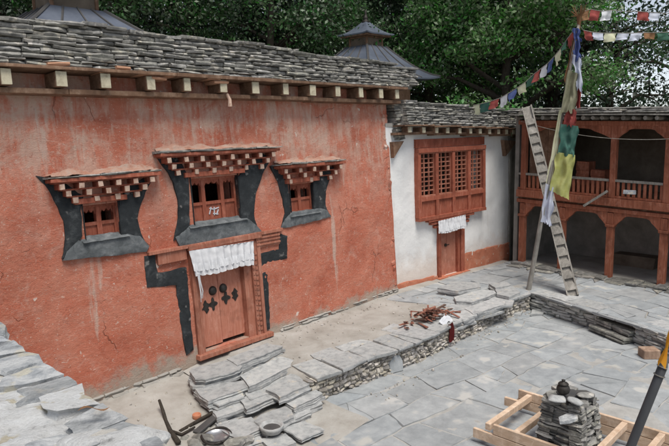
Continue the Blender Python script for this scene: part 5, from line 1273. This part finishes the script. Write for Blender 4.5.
# ------------------------------------------------------------------ notched log ladder
lb = onZ(573, 296, .0); lt = GF.pt(*GF.px(527, 107, .62), .62)
ll = (lt - lb); LN = ll.length; ld = ll.normalized(); fcv = (CAM - (lb + lt) / 2); fcv = (fcv - ld * fcv.dot(ld)).normalized(); lsd = ld.cross(fcv)
lad = root('notched_ladder', lb, 'grey log ladder with cut notches leaning on the corner of the gallery roof', 'ladder')
class LF: pass
lf = Frame((0, 0, 0), 0); lf.O = lb; lf.ex = lsd; lf.ez = ld; lf.n = lsd.cross(ld)
if lf.n.dot(fcv) < 0: lf.ex = -lsd; lf.n = lf.ex.cross(ld)
g = MB(); W2_ = .15; ns = 17; st_ = (LN - .5) / ns
g.box(lf, -W2_, W2_, 0, LN, -.13, .02); v = .25
g.box(lf, -W2_, -W2_ + .035, 0, LN, -.02, .085, .006); g.box(lf, W2_ - .035, W2_, 0, LN, -.02, .085, .006)
for k in range(ns):
    z = .15 + k * st_
    pts_ = [(z, -.02), (z, .085), (z + st_ * .42, .085), (z + st_ * .9, .005)]
    vs_ = [lf.pt(u, a, b) for u in (-W2_ + .035, W2_ - .035) for a, b in pts_]
    g.add(vs_, [(0, 1, 2, 3), (7, 6, 5, 4), (0, 4, 5, 1), (1, 5, 6, 2), (2, 6, 7, 3), (3, 7, 4, 0)])
g.build('notched_log', m_grey, lad)

# ------------------------------------------------------------------ trees
def leaves(name, centers, per, spread, size, mat, parent=None, droop=.25, flat=.55):
    C0 = np.repeat(np.array(centers), per, axis=0); n = len(C0)
    P = C0 + np.random.normal(0, 1, (n, 3)) * np.array([spread, spread, spread * flat])
    a = np.random.normal(0, 1, (n, 3)); a[:, 2] -= droop; a /= np.linalg.norm(a, axis=1)[:, None]
    b = np.random.normal(0, 1, (n, 3)); b[:, 2] += .8; b = np.cross(a, b); b /= np.linalg.norm(b, axis=1)[:, None]
    s = size * np.random.uniform(.35, 1.6, (n, 1)); nn = np.cross(a, b)
    V = np.stack([P - a * s * .55, P + b * s * .30 + nn * s * .06, P + a * s * .6, P - b * s * .30 + nn * s * .06], axis=1).reshape(-1, 3)
    me = bpy.data.meshes.new(name); me.vertices.add(4 * n); me.vertices.foreach_set('co', V.astype(np.float32).ravel())
    me.loops.add(4 * n); me.loops.foreach_set('vertex_index', np.arange(4 * n, dtype=np.int32)); me.polygons.add(n)
    me.polygons.foreach_set('loop_start', np.arange(0, 4 * n, 4, dtype=np.int32)); me.update(calc_edges=True); me.validate()
    me.materials.append(mat); o = bpy.data.objects.new(name, me); COL.objects.link(o); WM[o.name] = Matrix.Identity(4)
    if parent is not None: o.parent = parent; o.matrix_parent_inverse = WM[parent.name].inverted()
    return o
def tree(pos, h, rad, base, ncl, per, leaf, mi, label, seed, lean=(0, 0), trunk=.3, spread=.55, shell=.35):
    random.seed(seed); np.random.seed(seed); pos = Vector((pos.x, pos.y, -.5))
    t = root('tree', pos, label, 'tree')
    top = pos + Vector((lean[0], lean[1], h * .9)); k = 9
    tp = [pos.lerp(top, i / k) + Vector((U(-.15, .15), U(-.15, .15), 0)) * (i > 0) for i in range(k + 1)]
    g = MB(); g.tube(tp, [trunk * (1.25 if i == 0 else 1) * (1 - .85 * i / k) + .02 for i in range(k + 1)], 10)
    centers = []; 
    nb = 16
    for b in range(nb):
        f = U(.28, .95); i = int(f * k); s = tp[i].lerp(tp[min(i + 1, k)], f * k - i); a = b * 2.4 + U(-.4, .4)
        zr = (s.z - pos.z) / h; L = rad * (1.05 - .55 * max(0, (zr - .45) / .55)) * U(.7, 1.05)
        e = s + Vector((math.cos(a) * L, math.sin(a) * L, L * U(.05, .5))); m = s.lerp(e, .5) + Vector((U(-.3, .3), U(-.3, .3), U(.1, .5)))
        r0 = trunk * (1 - .8 * f) * .6 + .02; g.tube([s, m, e], [r0, r0 * .6, .02], 6)
        for q in range(3):
            m2 = m.lerp(e, U(0, .9)); e2 = m2 + Vector((U(-1, 1), U(-1, 1), U(-.5, .7))) * rad * .33; g.tube([m2, m2.lerp(e2, .5) + Vector((0, 0, .15)), e2], [r0 * .4, r0 * .25, .012], 5); centers.append(e2)
        centers += [e, m.lerp(e, .6)]
    g.build('trunk', m_bark, t, smooth=True)
    while len(centers) < ncl:
        u = Vector((random.gauss(0, 1), random.gauss(0, 1), random.gauss(0, 1))).normalized() * U(shell, 1) ** .6
        zc = (base + h) / 2; p = pos + Vector((lean[0] * .6 + u.x * rad, lean[1] * .6 + u.y * rad, zc + u.z * (h - base) / 2))
        if noise.noise(p * .45) > -.02: centers.append(p)
    leaves('crown', [tuple(c) for c in centers], per, spread, leaf, m_leaf[mi], t)
    return t
TREES = [ # bearing px, distance, height, radius, crown base, clusters, per, leaf, colour, label
    (-60, 28, 16, 4.5, 3.0, 300, 80, .15, 0, 'dark tree at the left edge behind the near turret'),
    (30, 31, 17, 5.0, 3.0, 300, 80, .16, 0, 'dark tree rising straight behind the near roof turret'),
    (118, 27, 15, 4.0, 4.6, 320, 140, .125, 1, 'mid green tree just right of the near turret'),
    (195, 31, 17, 4.8, 4.0, 340, 85, .15, 0, 'dark leafed tree behind the middle of the red temple parapet'),
    (275, 28, 16, 4.2, 4.4, 360, 140, .125, 1, 'leafy green tree left of the far turret'),
    (350, 33, 18, 5.2, 3.5, 380, 85, .15, 0, 'dark tree directly behind the far turret'),
    (432, 31, 17, 4.4, 4.5, 360, 140, .13, 1, 'green tree right of the far turret, above the white temple'),
    (505, 27, 14, 4.0, 7.4, 280, 230, .13, 2, 'bright green broad leaved tree whose boughs hang over the flag string'),
    (553, 31, 18, 4.6, 6.0, 180, 120, .115, 0, 'dark tree with a thick bare trunk left of the flag pole'),
    (612, 29, 10.5, 3.8, 4.0, 85, 100, .115, 0, 'thin crowned dark tree behind the gallery, just right of the flag pole'),
    (700, 28, 9.2, 4.2, 4.0, 75, 100, .115, 1, 'open crowned tree behind the right end of the gallery'),
]
for i, (px_, D, h, rad, base, ncl, per, lf_, mi, lab) in enumerate(TREES):
    tree(far(px_, D), h, rad, base, ncl, per, lf_, mi, lab, 100 + i, trunk=.5 if i == 8 else .3, spread=.45 if mi != 2 else .42)
# far wood: one dark mass behind the trees, thinning out towards the right
random.seed(77); np.random.seed(77); cs = []
for k in range(2100):
    x = U(-160, 575); D = U(38, 52); p = far(x, D); cs.append((p.x, p.y, U(0, 17)))
for k in range(230):
    x = U(560, 800); D = U(38, 50); p = far(x, D); cs.append((p.x, p.y, U(0, 5.5) if R_() > .15 else U(6, 13)))
o = leaves('far_wood', cs, 90, 1.1, .30, m_leaf[0]); tag(o, 'dark far wood filling the view behind the temple trees', 'wood', kind='stuff')

# ------------------------------------------------------------------ light
SUN_EL, SUN_AZ = math.radians(66), math.radians(205)   # azimuth measured from +Y clockwise
wd = bpy.data.worlds.new('World'); SC.world = wd; wd.use_nodes = True; t = wd.node_tree
bg = t.nodes['Background']; sky = t.nodes.new('ShaderNodeTexSky'); sky.sky_type = 'NISHITA'; sky.sun_disc = False
sky.sun_elevation = SUN_EL; sky.sun_rotation = SUN_AZ; sky.air_density = 1.0; sky.dust_density = 4.0; sky.altitude = 2800
hs = t.nodes.new('ShaderNodeHueSaturation'); hs.inputs['Saturation'].default_value = .40
t.links.new(sky.outputs[0], hs.inputs['Color']); t.links.new(hs.outputs[0], bg.inputs[0]); bg.inputs[1].default_value = .10
sl = bpy.data.lights.new('sun', 'SUN'); so = bpy.data.objects.new('sun', sl); COL.objects.link(so)
sl.energy = 2.7; sl.angle = math.radians(28); sl.color = (1, .95, .88)
dr_ = Vector((math.sin(SUN_AZ) * math.cos(SUN_EL), math.cos(SUN_AZ) * math.cos(SUN_EL), math.sin(SUN_EL)))
so.rotation_euler = dr_.to_track_quat('Z', 'Y').to_euler()
SC.view_settings.view_transform = 'Standard'; SC.view_settings.look = 'None'; SC.view_settings.gamma = 1; SC.view_settings.exposure = .58
SC.view_settings.use_curve_mapping = False
